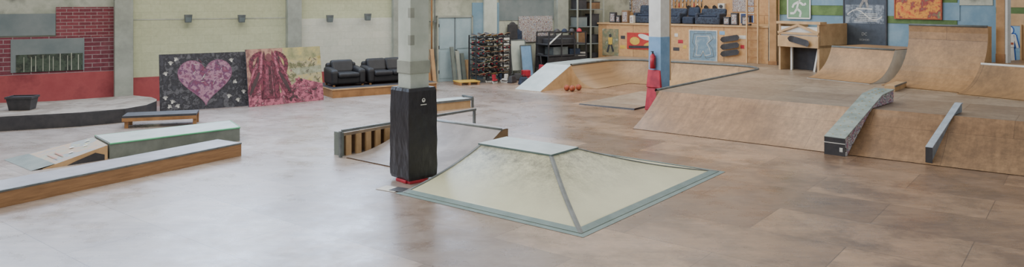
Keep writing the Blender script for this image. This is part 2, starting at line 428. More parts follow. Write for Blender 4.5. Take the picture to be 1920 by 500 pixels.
# top collar as a frame around the column shaft
tz=1.5
o_=[rings[-1][0],rings[-1][3],rings[-1][6],rings[-1][8]]; i_=[(-.205,-.205,tz),(.205,-.205,tz),(.205,.205,tz),(-.205,.205,tz)]
for j in range(4): m.poly([o_[j],o_[(j+1)%4],i_[(j+1)%4],i_[j]],MVINYL)
part(t2,'padding',m,bevel=.012)
m=MB(); m.dell(.0,1.3,.035,.035,-.293,MWHITE); m.dell(0,1.31,.02,.012,-.295,MRUB); m.drect(-.06,.06,1.22,1.235,-.293,MWHITE)
part(t2,'printed_logo',m,'small white printed emblem')
t2=thing('red_foam_block','red foam pad around the foot of the padded column','foam block',ctr,(0,0,ca))
m=MB(); m.box(-.26,.1,-.28,-.19,.0,.049,MRED); m.box(-.29,-.19,-.19,.1,0,.049,MRED); part(t2,'foam',m,bevel=.01)
m=MB(); p=P(738,355); m.box(-.25,.12,-.13,.13,0,.006,MPAPER); m.box(-.02,.25,-.09,.14,.006,.012,MRUB)
o=solo('floor_sticker_sheet',m,'white and black printed sheet stuck on the floor','sheet'); o.location=p+Vector((0,0,.002)); o.rotation_euler=(0,0,rad(-30))
ctr2=Vector((4.04,20.35,0))
t=thing('concrete_column','square concrete column painted white above and light blue below','column',ctr2,(0,0,ca))
m=MB(); m.box(-.2,.2,-.2,.2,0,5.6,MWHITE); m.box(-.204,.204,-.204,.204,.3,2.0,MLBLUE)
part(t,'column_shaft',m,bevel=.01)
m=MB(); m.box(.2,.26,-.2,-.14,.8,5.6,MPLYL); part(t,'wooden_batten',m,'pale wooden batten on the column edge')
t2=thing('column_pad','worn red vinyl crash pad slumping against blue column','pad',ctr2,(0,0,ca))
m=MB()
m.loft([(-.34,-.28,0),(-.21,-.28,0),(-.21,.24,0),(-.34,.24,0)],[(-.26,-.24,.62),(-.21,-.24,.62),(-.21,.22,.62),(-.26,.22,.62)],MRED)
m.loft([(-.3,-.26,.62),(-.21,-.26,.62),(-.21,.22,.62),(-.3,.22,.62)],[(-.25,-.21,1.1),(-.21,-.21,1.1),(-.21,.2,1.1),(-.25,.2,1.1)],MRED)
part(t2,'padding',m,bevel=.02)
t2=thing('fire_extinguisher','red fire extinguisher hung on the light blue column','fire extinguisher',ctr2+toW(ca,-.29,.0,1.14),(0,0,ca))
m=MB(); m.cyl((0,0,0),(0,0,.34),.075,MRED,18); m.cyl((0,0,.34),(0,0,.4),.075,MRED,18,.03); part(t2,'cylinder_body',m)
m=MB(); m.cyl((0,0,.4),(0,0,.45),.022,MRUB,10); m.box(-.07,.03,-.015,.015,.45,.47,MRUB); part(t2,'valve',m,'black valve and lever')
m=MB(); m.tube([(0,-.02,.43),(-.03,-.09,.38),(-.04,-.1,.25),(-.04,-.09,.1)],.01,MRUB,6); part(t2,'hose',m,'black hose')
m=MB(); m.box(.07,.083,-.04,.04,.1,.3,MSTEEL); part(t2,'wall_bracket',m)
# ---------------------------------------------------------------- pyramid
def pyramid():
    t,of=fthing('pyramid_ramp','cream pyramid funbox with grey-green taped edges and flat top','ramp',AG,-6.8,10.2,0)
    b=[(-8.48,7.99),(-5.18,7.99),(-5.18,12.4),(-8.48,12.4)]
    q=[(-8.05,9.35),(-6.62,9.35),(-6.62,10.05),(-8.05,10.05)]; Z=.6
    def S(u,v,f):
        b0,b1=b[f],b[(f+1)%4]; q0,q1=q[f],q[(f+1)%4]
        B=Vector(b0).lerp(Vector(b1),u); Q=Vector(q0).lerp(Vector(q1),u)
        p=B.lerp(Q,v); z=.012+Z*(v-.10*math.sin(math.pi*v))
        return (p.x,p.y,z)
    m=MB(); N=10
    for f in range(4):
        for j in range(N):
            m.poly([S(0,j/N,f),S(1,j/N,f),S(1,(j+1)/N,f),S(0,(j+1)/N,f)],MCREAM,True)
    m.poly([(x,y,0) for x,y in b],MDKPLY)
    for f in range(4):
        m.poly([(b[f][0],b[f][1],0),(b[(f+1)%4][0],b[(f+1)%4][1],0),S(1,0,f),S(0,0,f)],MBAND)
    part(t,'ramp_skin',m,off=of)
    m=MB(); m.prism([(q[0][0]-.03,q[0][1]-.03),(q[1][0]+.03,q[1][1]-.03),(q[2][0]+.03,q[2][1]+.03),(q[3][0]-.03,q[3][1]+.03)],.6,.625,MBAND,TOPG)
    part(t,'top_deck',m,off=of)
    m=MB()
    def up(p): return (p[0],p[1],p[2]+.008)
    for f in range(4):
        vv=.07
        m.poly([up(S(0,0,f)),up(S(1,0,f)),up(S(1,vv,f)),up(S(0,vv,f))],MBAND)
        w=.05
        for j in range(N):
            v0,v1=j/N,(j+1)/N
            l0=(Vector(S(0,v0,f))-Vector(S(1,v0,f))).length; l1=(Vector(S(0,v1,f))-Vector(S(1,v1,f))).length
            m.poly([up(S(0,v0,f)),up(S(w/l0,v0,f)),up(S(w/l1,v1,f)),up(S(0,v1,f))],MSTEELG)
            m.poly([up(S(1-w/l0,v0,f)),up(S(1,v0,f)),up(S(1,v1,f)),up(S(1-w/l1,v1,f))],MSTEELG)
    part(t,'edge_strip',m,'grey-green protective edging',off=of)
    m=MB()
    e=.08
    o=[(-8.48-e,7.99-e),(-5.18+e,7.99-e),(-5.18+e,12.4+e),(-8.48-e,12.4+e)]
    for f in range(4):
        m.poly([(o[f][0],o[f][1],.004),(o[(f+1)%4][0],o[(f+1)%4][1],.004),(b[(f+1)%4][0],b[(f+1)%4][1],.014),(b[f][0],b[f][1],.014)],MBAND)
    part(t,'floor_strip',m,off=of)
pyramid()
def arc(run,h,n=12):
    r=(run*run+h*h)/(2*h); T=math.asin(min(1,run/r)); 
    if h>r: T=math.pi-T
    return [(r*math.sin(T*i/n),r*(1-math.cos(T*i/n))) for i in range(n+1)]
def quarter(name,label,ang,x0,x1,y0,run,z0,h,deck,skin,side,coping=True,cat='ramp',cmat=None):
    t,of=fthing(name,label,cat,ang,(x0+x1)/2,y0+run/2,z0)
    pts=arc(run,h); pr=[(y0+a,z0+.008+b) for a,b in pts]+[(y0+run+deck,z0+.008+h)]
    m=MB()
    full=[(y0,z0)]+pr+[(y0+run+deck,z0)]
    m.loft([(x0,a,b) for a,b in full],[(x1,a,b) for a,b in full],side)
    part(t,'ramp_frame',m,off=of)
    m=MB()
    m.loft([(x0-.01,a-.004,b+.012) for a,b in pr],[(x1+.01,a-.004,b+.012) for a,b in pr],skin,closed=False,smooth=False)
    part(t,'riding_surface',m,off=of)
    if coping:
        m=MB(); m.cyl((x0,y0+run,z0+h+.01),(x1,y0+run,z0+h+.01),.03,cmat or MSTEELG)
        part(t,'coping',m,'grey steel coping tube' if not cmat else 'white painted coping',off=of)
    return t
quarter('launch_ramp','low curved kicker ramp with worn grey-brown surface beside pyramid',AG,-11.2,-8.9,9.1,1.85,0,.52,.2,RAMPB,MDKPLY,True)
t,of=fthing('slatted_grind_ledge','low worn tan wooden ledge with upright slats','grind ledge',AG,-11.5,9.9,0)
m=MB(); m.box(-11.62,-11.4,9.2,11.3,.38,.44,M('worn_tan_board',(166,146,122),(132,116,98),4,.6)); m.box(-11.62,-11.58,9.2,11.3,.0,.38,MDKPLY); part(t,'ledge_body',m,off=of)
for k in range(9):
    m=MB(); y=9.25+k*.25; m.box(-11.43,-11.385,y,y+.13,0,.38,MPLYL)
    part(t,'slat',m,'pale upright wooden slat',off=of)
m=MB(); m.box(-11.64,-11.39,9.16,9.2,0,.45,SIDEG); part(t,'end_plate',m,off=of)
t,of=fthing('grind_rail','long grey square steel grind rail on short legs','rail',AG,-11.3,11,0)
m=MB(); m.bar((-11.33,9.1,.5),(-11.3,12.95,.47),.05,MSTEELG); part(t,'rail_bar',m,off=of)
m=MB(); m.bar((-11.3,12.9,0),(-11.3,12.9,.45),.05,MSTEELG); m.box(-11.4,-11.2,12.8,13.0,0,.015,MSTEELG); part(t,'leg',m,off=of)
m=MB(); m.bar((-11.33,9.07,.0),(-11.33,9.07,.5),.05,MSTEELG); part(t,'leg',m,off=of)
t=thing('manual_box','low narrow wooden box with steel edged top and leg rail','skate box',P(822,205),(0,0,38))
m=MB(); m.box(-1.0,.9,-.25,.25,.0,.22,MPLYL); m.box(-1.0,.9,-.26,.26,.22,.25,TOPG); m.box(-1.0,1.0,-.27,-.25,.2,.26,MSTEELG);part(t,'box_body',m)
m=MB(); m.bar((.97,-.25,0),(.97,-.25,.28),.05,MSTEELG); part(t,'leg',m)
m=MB(); m.bar((.97,.2,0),(.97,.2,.28),.05,MSTEELG); m.bar((.97,-.25,.28),(.97,.25,.28),.05,MSTEELG); part(t,'leg',m)
# ---------------------------------------------------------------- left boxes
bx=[(-7.6,14.0),(-5.8,15.8),(-6.32,16.65),(-8.33,14.8)]
t=thing('grind_box','low grey skate box with green steel edge','skate box',(-7,15.3,0)); of=(-7,15.3,0)
def inset(pl,k):
    c=Vector((sum(p[0] for p in pl)/len(pl),sum(p[1] for p in pl)/len(pl)))
    return [tuple(c+(Vector(p)-c)*k) for p in pl]
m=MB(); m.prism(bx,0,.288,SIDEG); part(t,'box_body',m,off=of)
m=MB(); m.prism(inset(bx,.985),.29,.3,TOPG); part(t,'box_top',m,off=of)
m=MB(); m.tube([(-7.6,14.0,.285),(-5.8,15.8,.285),(-6.32,16.65,.285),(-8.33,14.8,.285)],.018,MGREEN,6)
part(t,'edge_angle',m,'green painted metal edge',off=of)
kb=[(-8.32,13.15),(-7.62,13.97),(-8.35,14.77),(-9.44,14.04)]
t=thing('kicker_ramp','small worn spray-painted wedge ramp leading onto the grey box','ramp',(-8.4,14,0)); of=(-8.4,14,0)
m=MB(); m.loft([(p[0],p[1],0) for p in kb],[(p[0],p[1],z) for p,z in zip(kb,(.012,.27,.27,.012))],MPLYL,None,KICKM); part(t,'wedge_body',m,off=of)
a,b,c,d=[Vector((p[0],p[1],0)) for p in kb]
def lp(u,v,e=.008): 
    p=(a.lerp(d,u)).lerp(b.lerp(c,u),v); p.z=.012+.258*v+e; return p
m=MB(); m.poly([a.lerp(d,0)+Vector((-.12,-.14,.004)),d+Vector((-.12,-.1,.004)),lp(1,.18),lp(0,.18)],SIDEG); part(t,'steel_toe_plate',m,'grey metal toe plate',off=of)
MFADE=M('faded_red_paint',(186,118,100),(164,110,96),6,.6)
for (u,v,s_,h_,mt) in ((.3,.5,.05,.06,MWHITE),(.6,.6,.06,.06,MWHITE),(.45,.75,.04,.06,MWHITE),(.75,.85,.05,.06,MWHITE),(.25,.38,.35,.02,MFADE),(.2,.28,.4,.015,MFADE)):
    m=MB(); m.poly([lp(u,v,.012),lp(u+s_,v,.012),lp(u+s_,v+h_,.012),lp(u,v+h_,.012)],mt)
    part(t,'spray_mark',m,'white paint mark' if mt is MWHITE else 'faded red sprayed line',off=of)
m=MB(); nn=Vector((.76,-.65,0))*.006
def sp(v,z): q=a.lerp(b,v)+nn; q.z=z; return q
m.poly([sp(.35,.0),sp(.95,.0),sp(.95,.1),sp(.8,.16),sp(.5,.06)],MDARK)
part(t,'side_cutout',m,'dark triangular opening in plywood side',off=of)
fl0=Vector((-5.22,14.3)); dr=(Vector((-7.4,10.68))-fl0).normalized()
t=thing('grind_curb','long low oak-faced grind curb with dark coping edge','grind ledge',(fl0.x,fl0.y,0)); 
angc=math.degrees(math.atan2(-dr.y,-dr.x)); t.rotation_euler=(0,0,rad(angc)); 
m=MB(); m.box(-7.5,0,0,.7,0,.235,MGRAIN,RAMPG); part(t,'curb_body',m)
m=MB(); m.box(-7.5,.003,-.008,.04,.225,.253,MSTEELG); part(t,'coping_edge',m,'dark metal angle')
m=MB(); m.box(-7.5,0,.04,.7,.235,.25,RAMPG); part(t,'curb_top',m,'worn blue-grey top')
pl=[P(-260,268),P(0,246),P(150,237),P(235,229),P(275,221),P(293,213),P(294,209),P(284,205),P(250,201),P(100,213),P(-260,228)]
pl=[(p.x,p.y) for p in pl]
c=(-11,18.5,0)
t=thing('curved_ledge','low black-faced ledge with brownish-grey top rounding at its end','ledge',c)
m=MB(); m.prism(pl,0,.3,MRUB); part(t,'ledge_body',m,off=c)
m=MB(); m.prism(pl,.3,.335,MDARK,splotch('dusty_brown_grey_top',[(148,136,122),(120,108,96),(156,146,134),(104,94,84)],1.5,.6,7)); part(t,'ledge_top',m,off=c)
p=P(42,205,.337)
t=thing('plastic_crate','black open-topped plastic tub on the low ledge','crate',p,(0,0,10))
m=MB()
A=[(-.23,-.16),(.23,-.16),(.23,.16),(-.23,.16)]; B=[(-.28,-.2),(.28,-.2),(.28,.2),(-.28,.2)]
m.loft([(x,y,.0) for x,y in A],[(x,y,.3) for x,y in B],MRUB,None,MDARK); 
part(t,'tub_body',m)
m=MB()
for (x0,x1,y0,y1) in ((-.3,.3,-.22,-.19),(-.3,.3,.19,.22),(-.3,-.27,-.19,.19),(.27,.3,-.19,.19)): m.box(x0,x1,y0,y1,.28,.33,MRUB)
part(t,'rim',m)
t=thing('low_bench','low wooden skate bench with dark worn top','bench',P(305,234),(0,0,17))
m=MB(); m.box(-.82,.78,-.3,.32,.24,.29,MDARK); part(t,'bench_top',m)
m=MB(); m.box(-.82,.78,-.31,-.27,.16,.24,MWOOD); m.box(-.82,.78,.28,.32,.16,.24,MWOOD); m.box(-.83,-.79,-.3,.32,.16,.24,MWOOD); part(t,'apron',m,'pale wooden rails')
for sx in (-.78,.7):
    for sy in (-.27,.22):
        m=MB(); m.box(sx,sx+.08,sy,sy+.05,0,.24,MWOOD); part(t,'leg',m)
# ---------------------------------------------------------------- paintings
def canvas(name,label,pL,pR,h,lean):
    w_=(pR-pL).length; ang=math.degrees(math.atan2(pR.y-pL.y,pR.x-pL.x))
    t=thing(name,label,'painting',pL,(-lean,0,ang))
    m=MB(); m.box(0,w_,0,.04,0.015,h,CANB); part(t,'board',m)
    for x in (.3,w_-.35):
        m=MB(); m.box(x,x+.06,.04,.08,.05,h-.1,MWOOD)
        part(t,'back_batten',m)
    for x in (.33,w_-.32):
        m=MB()
        c_,s_=math.cos(rad(lean)),math.sin(rad(lean))
        ly=.75*c_-.03*s_; lz=.75*s_+.03*c_
        m.bar((x,.1,h*.75),(x,ly,lz),.04,MWOOD); part(t,'prop_leg',m)
    return t,w_
t,w_=canvas('heart_painting','large black panel painted with a mottled purple heart and white handprints',P(300,211),P(468,199),1.55,9)
MSCR=M('grey_scribble_paint',(104,104,112),(80,80,88),8)
m=MB()
for k in range(46):
    x=random.uniform(.1,w_-.2); z=random.uniform(.08,1.4); m.dline(x,z,min(w_-.03,x+random.uniform(-.1,.12)),z+random.uniform(-.1,.1),.014,-.003-.0001*k*.1,MSCR)
hp=[]
for i in range(48):
    a=2*math.pi*i/48
    hp.append((w_*.5+16*math.sin(a)**3*.0435, .84+(13*math.cos(a)-5*math.cos(2*a)-2*math.cos(3*a)-math.cos(4*a))*.043))
m.dec(hp,-.006,HEARTM)
RWN=M('heart_outline_paint',(140,96,120),(120,80,104),8)
for i in range(48):
    a=hp[i]; b=hp[(i+1)%48]; m.dline(a[0],a[1],b[0],b[1],.02,-.009,RWN)
for k in range(46):
    a=random.random()*6.28; r=random.random()*.55
    x=w_*.5+r*math.cos(a); z=.98+r*.7*math.sin(a)
    m.dline(x,z,x+random.uniform(-.12,.12),z+random.uniform(-.12,.12),.01,-.012,random.choice([MSCR,RWN,MAROON,MPAPER]))
part(t,'painted_heart',m,'mottled purple and pink heart')
def hand(m,x,z,s,rot):
    m.dell(x,z,.04*s,.045*s,-.007,MPAPER,rot,8)
    for k,aa in enumerate((-55,-25,0,22,48)):
        a=rad(90+aa+rot); m.dell(x+.08*s*math.cos(a),z+.08*s*math.sin(a),.045*s,.012*s,-.008,MPAPER,90+aa+rot,6)
for (x,z,r) in ((.14,.35,10),(.3,.24,-20),(.45,.12,30),(.16,1.0,20),(.28,1.28,0),(.4,1.38,-30),(1.85,1.3,15),(1.75,.3,-10),(2.0,.18,20),(2.15,.4,0),(1.95,.7,60),(.22,.12,-40)):
    m=MB() ; hand(m,x,z,.7,r); part(t,'handprint',m,'white paint handprint')
t,w_=canvas('angel_painting','large canvas of maroon winged figure among pink flowers',P(467,201),P(607,187),1.62,9)
m=MB(); m.drect(0,w_,.0,1.62,-.004,ARTBG); 
m.dec([(0,0),(w_,0),(w_,.5),(1.6,.7),(1.2,.45),(.9,.3),(.5,.5),(0,.35)],-.006,ARTPK)
m.dec([(.0,1.62),(1.1,1.62),(1.0,.9),(.9,.3),(0,.35)],-.0055,splotch('dusty_pink_ground_paint',[(160,110,110),(190,150,130),(120,84,84),(176,150,120)],3,.7,7))
m.dec([(1.1,1.62),(w_,1.62),(w_,1.35),(1.7,1.2),(1.2,1.3)],-.006,splotch('yellow_sky_paint',[(206,188,116),(166,162,120),(120,128,94)],4))
m.dec([(1.3,1.0),(w_,1.05),(w_,.85),(1.5,.8)],-.006,splotch('pale_river_paint',[(178,182,160),(110,114,84)],5))
MDKART=M('dark_art_paint',(62,50,52),(80,60,64),8)
for k in range(60):
    x=random.uniform(.05,w_-.15); z=random.uniform(.05,1.5); m.dline(x,z,x+random.uniform(-.04,.12),z+random.uniform(-.08,.1),.018,-.0065-.00001*k,random.choice([MDKART,MDKART,ARTPK,MDGRN]))
for k in range(24):
    x=random.uniform(1.1,w_-.12); z=random.uniform(.1,.7-(.25 if x<1.5 else 0)); r=random.uniform(.05,.1)
    for q in range(5): 
        a=q*1.256; m.dell(x+r*.6*math.cos(a),z+r*.6*math.sin(a),r*.6,r*.35,-.008-.0002*k,random.choice([ARTPK,MAROON,MDKART]),q*72,8)
part(t,'painted_scene',m)
m=MB()
# folded wings arching over the shoulders and hanging down both sides
for sg,cx in ((-1,.46),(1,.84)):
    pr_=None
    for k in range(9):
        q=k/8; ax_=cx+sg*(.34*math.sin(q*math.pi*.75)); az=1.5-.12*q-.55*q*q
        if pr_: m.dline(pr_[0],pr_[1],ax_,az,.12,-.012-.0005*k,MAROON)
        pr_=(ax_,az)
        L_=.32+.38*(1-q)
        m.dell(ax_-sg*.02*k*.3,az-L_*.9,.055,L_,-.014-.001*k,(MAROON,ARTPK,MAROON,MDKART)[k%4],sg*(6+3*k),12)
m.dec([(.52,1.28),(.78,1.28),(.84,.75),(.92,.2),(.4,.2),(.48,.75)],-.03,MAROON); m.dell(.65,1.36,.09,.12,-.032,splotch('dusky_skin_paint',[(140,88,94),(100,54,64)],9))
for k in range(8): m.dline(.5+.04*k,.25,.56+.025*k,1.1,.014,-.034,random.choice([ARTPK,MDKART]))
part(t,'painted_figure',m,'maroon winged figure')
# ---------------------------------------------------------------- sofas
PX0,PX1,PY0,PY1=7.75,11.3,22.0,23.9
t,of=fthing('sofa_platform','low plywood platform carrying a black armchair and sofa','platform',AL,9.5,22.9,0)
m=MB(); m.box(PX0,PX1,PY0,PY1,0,.24,MWOOD); part(t,'platform_frame',m,off=of)
m=MB(); m.box(PX0-.02,PX1+.02,PY0-.03,PY1,.24,.28,MPLYL,MDARK); part(t,'platform_top',m,off=of)
def sofa(name,label,x,w_):
    t=thing(name,label,'sofa',toW(AL,x,22.85,.28),(0,0,AL))
    m=MB(); m.box(-w_/2+.02,w_/2-.02,-.35,.45,.06,.3,MBLACK); part(t,'base',m,bevel=.06)
    n=max(1,round(w_/.75))
    iw=(w_-.4)/n
    for k in range(n):
        m=MB(); x0=-w_/2+.2+k*iw; m.box(x0+.005,x0+iw-.005,-.44,.2,.26,.42,MBLACK); part(t,'seat_cushion',m,bevel=.07)
        m=MB(); m.loft([(x0+.005,.08,.38),(x0+iw-.005,.08,.38),(x0+iw-.005,.3,.38),(x0+.005,.3,.38)],[(x0-.02,.26,.8),(x0+iw+.02,.26,.8),(x0+iw+.02,.48,.77),(x0-.02,.48,.77)],MBLACK); part(t,'back_cushion',m,bevel=.09)
    for sx in (-1,1):
        m=MB(); xa=sx*w_/2; xb=xa-sx*.22; m.loft([(min(xa,xb),-.42,.05),(max(xa,xb),-.42,.05),(max(xa,xb),.42,.05),(min(xa,xb),.42,.05)],[(min(xa,xb)-.02,-.38,.52),(max(xa,xb)+.02,-.38,.52),(max(xa,xb)+.02,.42,.6),(min(xa,xb)-.02,.42,.6)],MBLACK); part(t,'armrest',m,bevel=.09)
    m=MB(); m.box(-w_/2+.06,w_/2-.06,.3,.5,.25,.7,MBLACK); part(t,'backrest',m,bevel=.08)
    for sx in (-w_/2+.06,w_/2-.12):
        for sy in (-.34,.36): m=MB(); m.box(sx,sx+.06,sy,sy+.06,0,.08,MWOOD); part(t,'foot',m)
sofa('armchair','black leather armchair with padded arms on the platform',8.45,1.12)
sofa('sofa','black leather two-seat sofa with padded arms on the platform',9.95,1.7)
for px,py in ((352,36),(452,36),(617,36),(688,33)):
    s,z=onp(AL,LW-.15,px,py)
    t=thing('wall_floodlight','small grey floodlight on a bracket high on plaster wall','lamp',toW(AL,s,LW-.1,z-.1),(0,0,AL),group='wall floodlights')
    m=MB(); m.loft([(-.09,-.16,0),(.09,-.16,0),(.09,-.06,.02),(-.09,-.06,.02)],[(-.11,-.2,.24),(.11,-.2,.24),(.11,-.06,.24),(-.11,-.06,.24)],MSTEELG); part(t,'lamp_housing',m)
    m=MB(); m.box(-.02,.02,-.06,.068,.08,.14,MDARK); part(t,'bracket',m)
    m=MB(); m.poly([(-.07,-.167,.02),(.07,-.167,.02),(.09,-.205,.16),(-.09,-.205,.16)],MGREYP); part(t,'lamp_glass',m)
for px,r,mt in ((806,.03,MWOOD),(812,.02,MSTEELG)):
    s,_=onp(AL,LW,px,0); m=MB(); m.cyl((s,LW-.14,0),(s,LW-.14,5.4),r,mt)
    for z in (.8,2.2,3.6): m.box(s-.05,s+.05,LW-.16,LW-.05,z,z+.03,MSTEELG)
    solo('service_pipe',m,'vertical service pipe clipped to the wall','pipe',AL)
for k,(px,h,mt,ln) in enumerate(((803,1.5,MWOOD,.12),(813,1.25,MPLY,.14),(851,1.3,SIDEG,.12),(860,1.15,MCONC2,.13),(869,1.05,SIDEG,.1),(877,.8,MPLYL,.1))):
    s,_=onp(AL,LW-.4,px,0)
    t=thing('leaning_plank','narrow board leaning against wall beside the door','plank',toW(AL,s,LW-.5,0.005),(-12,0,AL),group='boards leaning by the door')
    m=MB(); m.box(-.08,.08,0,.03,0,h,mt); m.box(-.075,-.06,-.003,.03,.05,h-.03,MDARK); part(t,'board',m)
t=thing('yellow_pallet','low yellowish wooden pallet lying by the board rack','pallet',P(875,158),(0,0,25))
for k in range(5): m=MB(); m.box(-.4,.4,-.3+k*.13,-.2+k*.13,.1,.13,MYEL); part(t,'slat',m)
for k in range(3): m=MB(); m.box(-.38+.34*k,-.3+.34*k,-.3,.32,.0,.1,MWOOD); part(t,'bearer',m)
# ---------------------------------------------------------------- skateboards & rack
def deckmesh(mat,L=.8,W=.2,grip=MRUB):
    m=MB(); n=14
    prof=[]
    for i in range(n+1):
        u=-1+2*i/n; x=u*L/2; 
        hw=W/2*(math.sqrt(max(0,1-((abs(u)-.72)/.28)**2)) if abs(u)>.72 else 1); hw=max(hw,.01)
        z=.0 if abs(u)<.62 else (abs(u)-.62)*.16
        prof.append((x,hw,z))
    for i in range(n):
        a,b=prof[i],prof[i+1]
        m.poly([(a[0],-a[1],a[2]),(b[0],-b[1],b[2]),(b[0],b[1],b[2]),(a[0],a[1],a[2])],mat)
        m.poly([(a[0],-a[1],a[2]+.012),(b[0],-b[1],b[2]+.012),(b[0],b[1],b[2]+.012),(a[0],a[1],a[2]+.012)],grip)
        for sg in (-1,1): m.poly([(a[0],sg*a[1],a[2]),(b[0],sg*b[1],b[2]),(b[0],sg*b[1],b[2]+.012),(a[0],sg*a[1],a[2]+.012)],MPLYL)
    return m
def skateboard(mat,wm):
    t=thing('skateboard','complete skateboard stored on the rack','skateboard',(0,0,0),group='skateboards on the rack')
    part(t,'deck',deckmesh(mat))
    for sx in (-.22,.22):
        m=MB(); m.box(sx-.03,sx+.03,-.03,.03,-.025,0,MSTEEL); m.cyl((sx,-.09,-.04),(sx,.09,-.04),.01,MSTEEL,8); part(t,'truck',m)
        for sy in (-.09,.09):
            m=MB(); m.cyl((sx,sy-.018,-.045),(sx,sy+.018,-.045),.028,wm,12); part(t,'wheel',m)
    return t
cols=[(170,56,60),(56,90,130),(200,160,70),(60,110,84),(190,190,186),(110,66,110),(60,60,66)]
DM=[M('deck_paint_%s'%n,c,None,6,.5) for n,c in zip('abcdefg',cols)]
RL,RR=onp(AL,23.4,886,0)[0],onp(AL,23.4,950,0)[0]
xc=(RL+RR)/2
t,of=fthing('board_rack','black steel rack loaded with skateboards','rack',AL,xc,23.4,0)
for x in (RL,xc,RR):
    for y in (23.15,23.65):
        m=MB(); m.bar((x,y,0),(x,y,1.72),.04,MRUB); part(t,'upright',m,off=of)
levels=[.22+.2*k for k in range(8)]
for z in levels:
    m=MB()
    for y in (23.15,23.65): m.bar((RL,y,z),(RR,y,z),.025,MRUB)
    for x in (RL,xc,RR): m.bar((x,23.15,z),(x,23.65,z),.025,MRUB)
    part(t,'shelf_frame',m,off=of)
protos=[skateboard(DM[i],[MDARK,MRED,MSTEEL,MWHITE][i%4]) for i in range(7)]
used=set(); cnt=0
for z in levels:
    for k in range(5):
        xx=RL+.17+.26*k
        if xx+.1>RR or abs(xx-xc)<.02: continue
        i=cnt%7 if cnt<7 else random.randrange(7); cnt+=1
        loc=toW(AL,xx+random.uniform(-.015,.015),23.28+random.uniform(-.06,.06),z+.09); rot=(0,random.uniform(-6,6),AL+90+random.uniform(-6,6))
        if i not in used: used.add(i); protos[i].location=loc; protos[i].rotation_euler=[rad(a) for a in rot]
        else: dup(protos[i],loc,rot)
for k,(px,py) in enumerate(((918,154),(928,156),(938,153),(946,155))):
    t=thing('inline_skate','worn inline skate boot with wheels on the floor','inline skate',P(px,py),(0,0,20+40*k),group='inline skates by the rack')
    mt=[MDARK,MRED,MBLUE,MPAPER][k]
    m=MB(); m.loft([(-.13,-.045,.09),(.14,-.045,.09),(.14,.045,.09),(-.13,.045,.09)],[(-.13,-.04,.16),(.1,-.04,.15),(.1,.04,.15),(-.13,.04,.16)],mt); m.loft([(-.13,-.045,.16),(-.01,-.045,.16),(-.01,.045,.16),(-.13,.045,.16)],[(-.14,-.05,.32),(-.02,-.05,.32),(-.02,.05,.32),(-.14,.05,.32)],mt); part(t,'boot',m,bevel=.012)
    m=MB(); m.box(-.13,.13,-.015,.015,.045,.09,MSTEEL); part(t,'frame',m)
    for x in (-.12,-.04,.04,.12): m=MB(); m.cyl((x,-.012,.04),(x,.012,.04),.04,MWHITE); part(t,'wheel',m)
def wallflat(name,label,cat,ang,yo,px0,py0,px1,py1,mat,frame=None,th=.03):
    a,b,z0,z1=rect(ang,yo,px0,py0,px1,py1)
    t,of=fthing(name,label,cat,ang,(a+b)/2,yo-th,z0)
    m=MB(); m.box(a,b,yo-th,yo-.002,z0,z1,mat); part(t,'sheet',m,off=of)
    if frame:
        m=MB(); q=.035
        for (x0,x1,c0,c1) in ((a-q,b+q,z0-q,z0),(a-q,b+q,z1,z1+q),(a-q,a,z0,z1),(b,b+q,z0,z1)): m.box(x0,x1,yo-th-.015,yo-.002,c0,c1,frame)
        part(t,'frame',m,off=of)
    return t,a,b,z0,z1
wallflat('photo_collage','large collage of overlapping photographs and stickers','poster',AL,LW-.03,972,30,1035,78,COLLAGE)
for k,(px,h,wd_,mt,lb) in enumerate(((962,1.35,.55,MPAPER,'white board'),(985,1.2,.7,MCONC,'pale grey board'),(998,1.0,.5,MLBLUE,'light blue board'))):
    s,_=onp(AL,LW-.9-.15*k,px,0)
    t=thing('display_board','%s standing against the wall behind the rack'%lb,'board',toW(AL,s,LW-.5-.22*k,0.01),(-9,0,AL))
    m=MB(); m.box(-wd_/2,wd_/2,0,.03,.3 if k<2 else .1,h+.25,mt); part(t,'face_sheet',m,bevel=.01)
    m=MB(); m.bar((-wd_/2,0,0.0),(-wd_/2,0,h+.27),.035,MSTEELG); m.bar((wd_/2,0,0.0),(wd_/2,0,h+.27),.035,MSTEELG); m.bar((-wd_/2,0,h+.27),(wd_/2,0,h+.27),.035,MSTEELG); part(t,'frame',m)
t=thing('kick_scooter','red electric scooter with black handlebar and grey wheels','scooter',P(998,152),(0,0,20))
m=MB(); m.box(-.35,.3,-.08,.08,.12,.18,MRED); m.loft([(.25,-.1,.15),(.4,-.1,.15),(.4,.1,.15),(.25,.1,.15)],[(.32,-.13,.6),(.42,-.13,.6),(.42,.13,.6),(.32,.13,.6)],MRED); m.box(-.4,-.1,-.1,.1,.2,.42,MRED); part(t,'body',m,bevel=.02)
m=MB(); m.bar((.38,0,.5),(.32,0,1.0),.035,MRUB); m.bar((.32,-.25,1.0),(.32,.25,1.0),.035,MRUB); part(t,'handlebar',m)
for x in (-.35,.42): m=MB(); m.cyl((x,-.04,.12),(x,.04,.12),.12,MDARK,18); m.cyl((x,-.045,.12),(x,.045,.12),.05,MSTEEL,12); part(t,'wheel',m)
for k,(px,py,mt) in enumerate(((971,150,MDARK),(982,158,MBLUE),(960,155,MRUB),(1018,146,MDARK),(1035,141,MRUB),(1026,151,MDARK))):
    t=thing('tool_bag','small dark bag lying near the board rack','bag',P(px,py),(0,0,30*k))
    m=MB(); m.loft([(-.2,-.12,0),(.2,-.12,0),(.2,.12,0),(-.2,.12,0)],[(-.14,-.06,.26),(.14,-.06,.26),(.14,.06,.26),(-.14,.06,.26)],mt); part(t,'bag_body',m,bevel=.04)
    m=MB(); m.tube([(-.08,0,.25),(-.06,0,.33),(.06,0,.33),(.08,0,.25)],.012,MRUB,6); part(t,'handle',m)
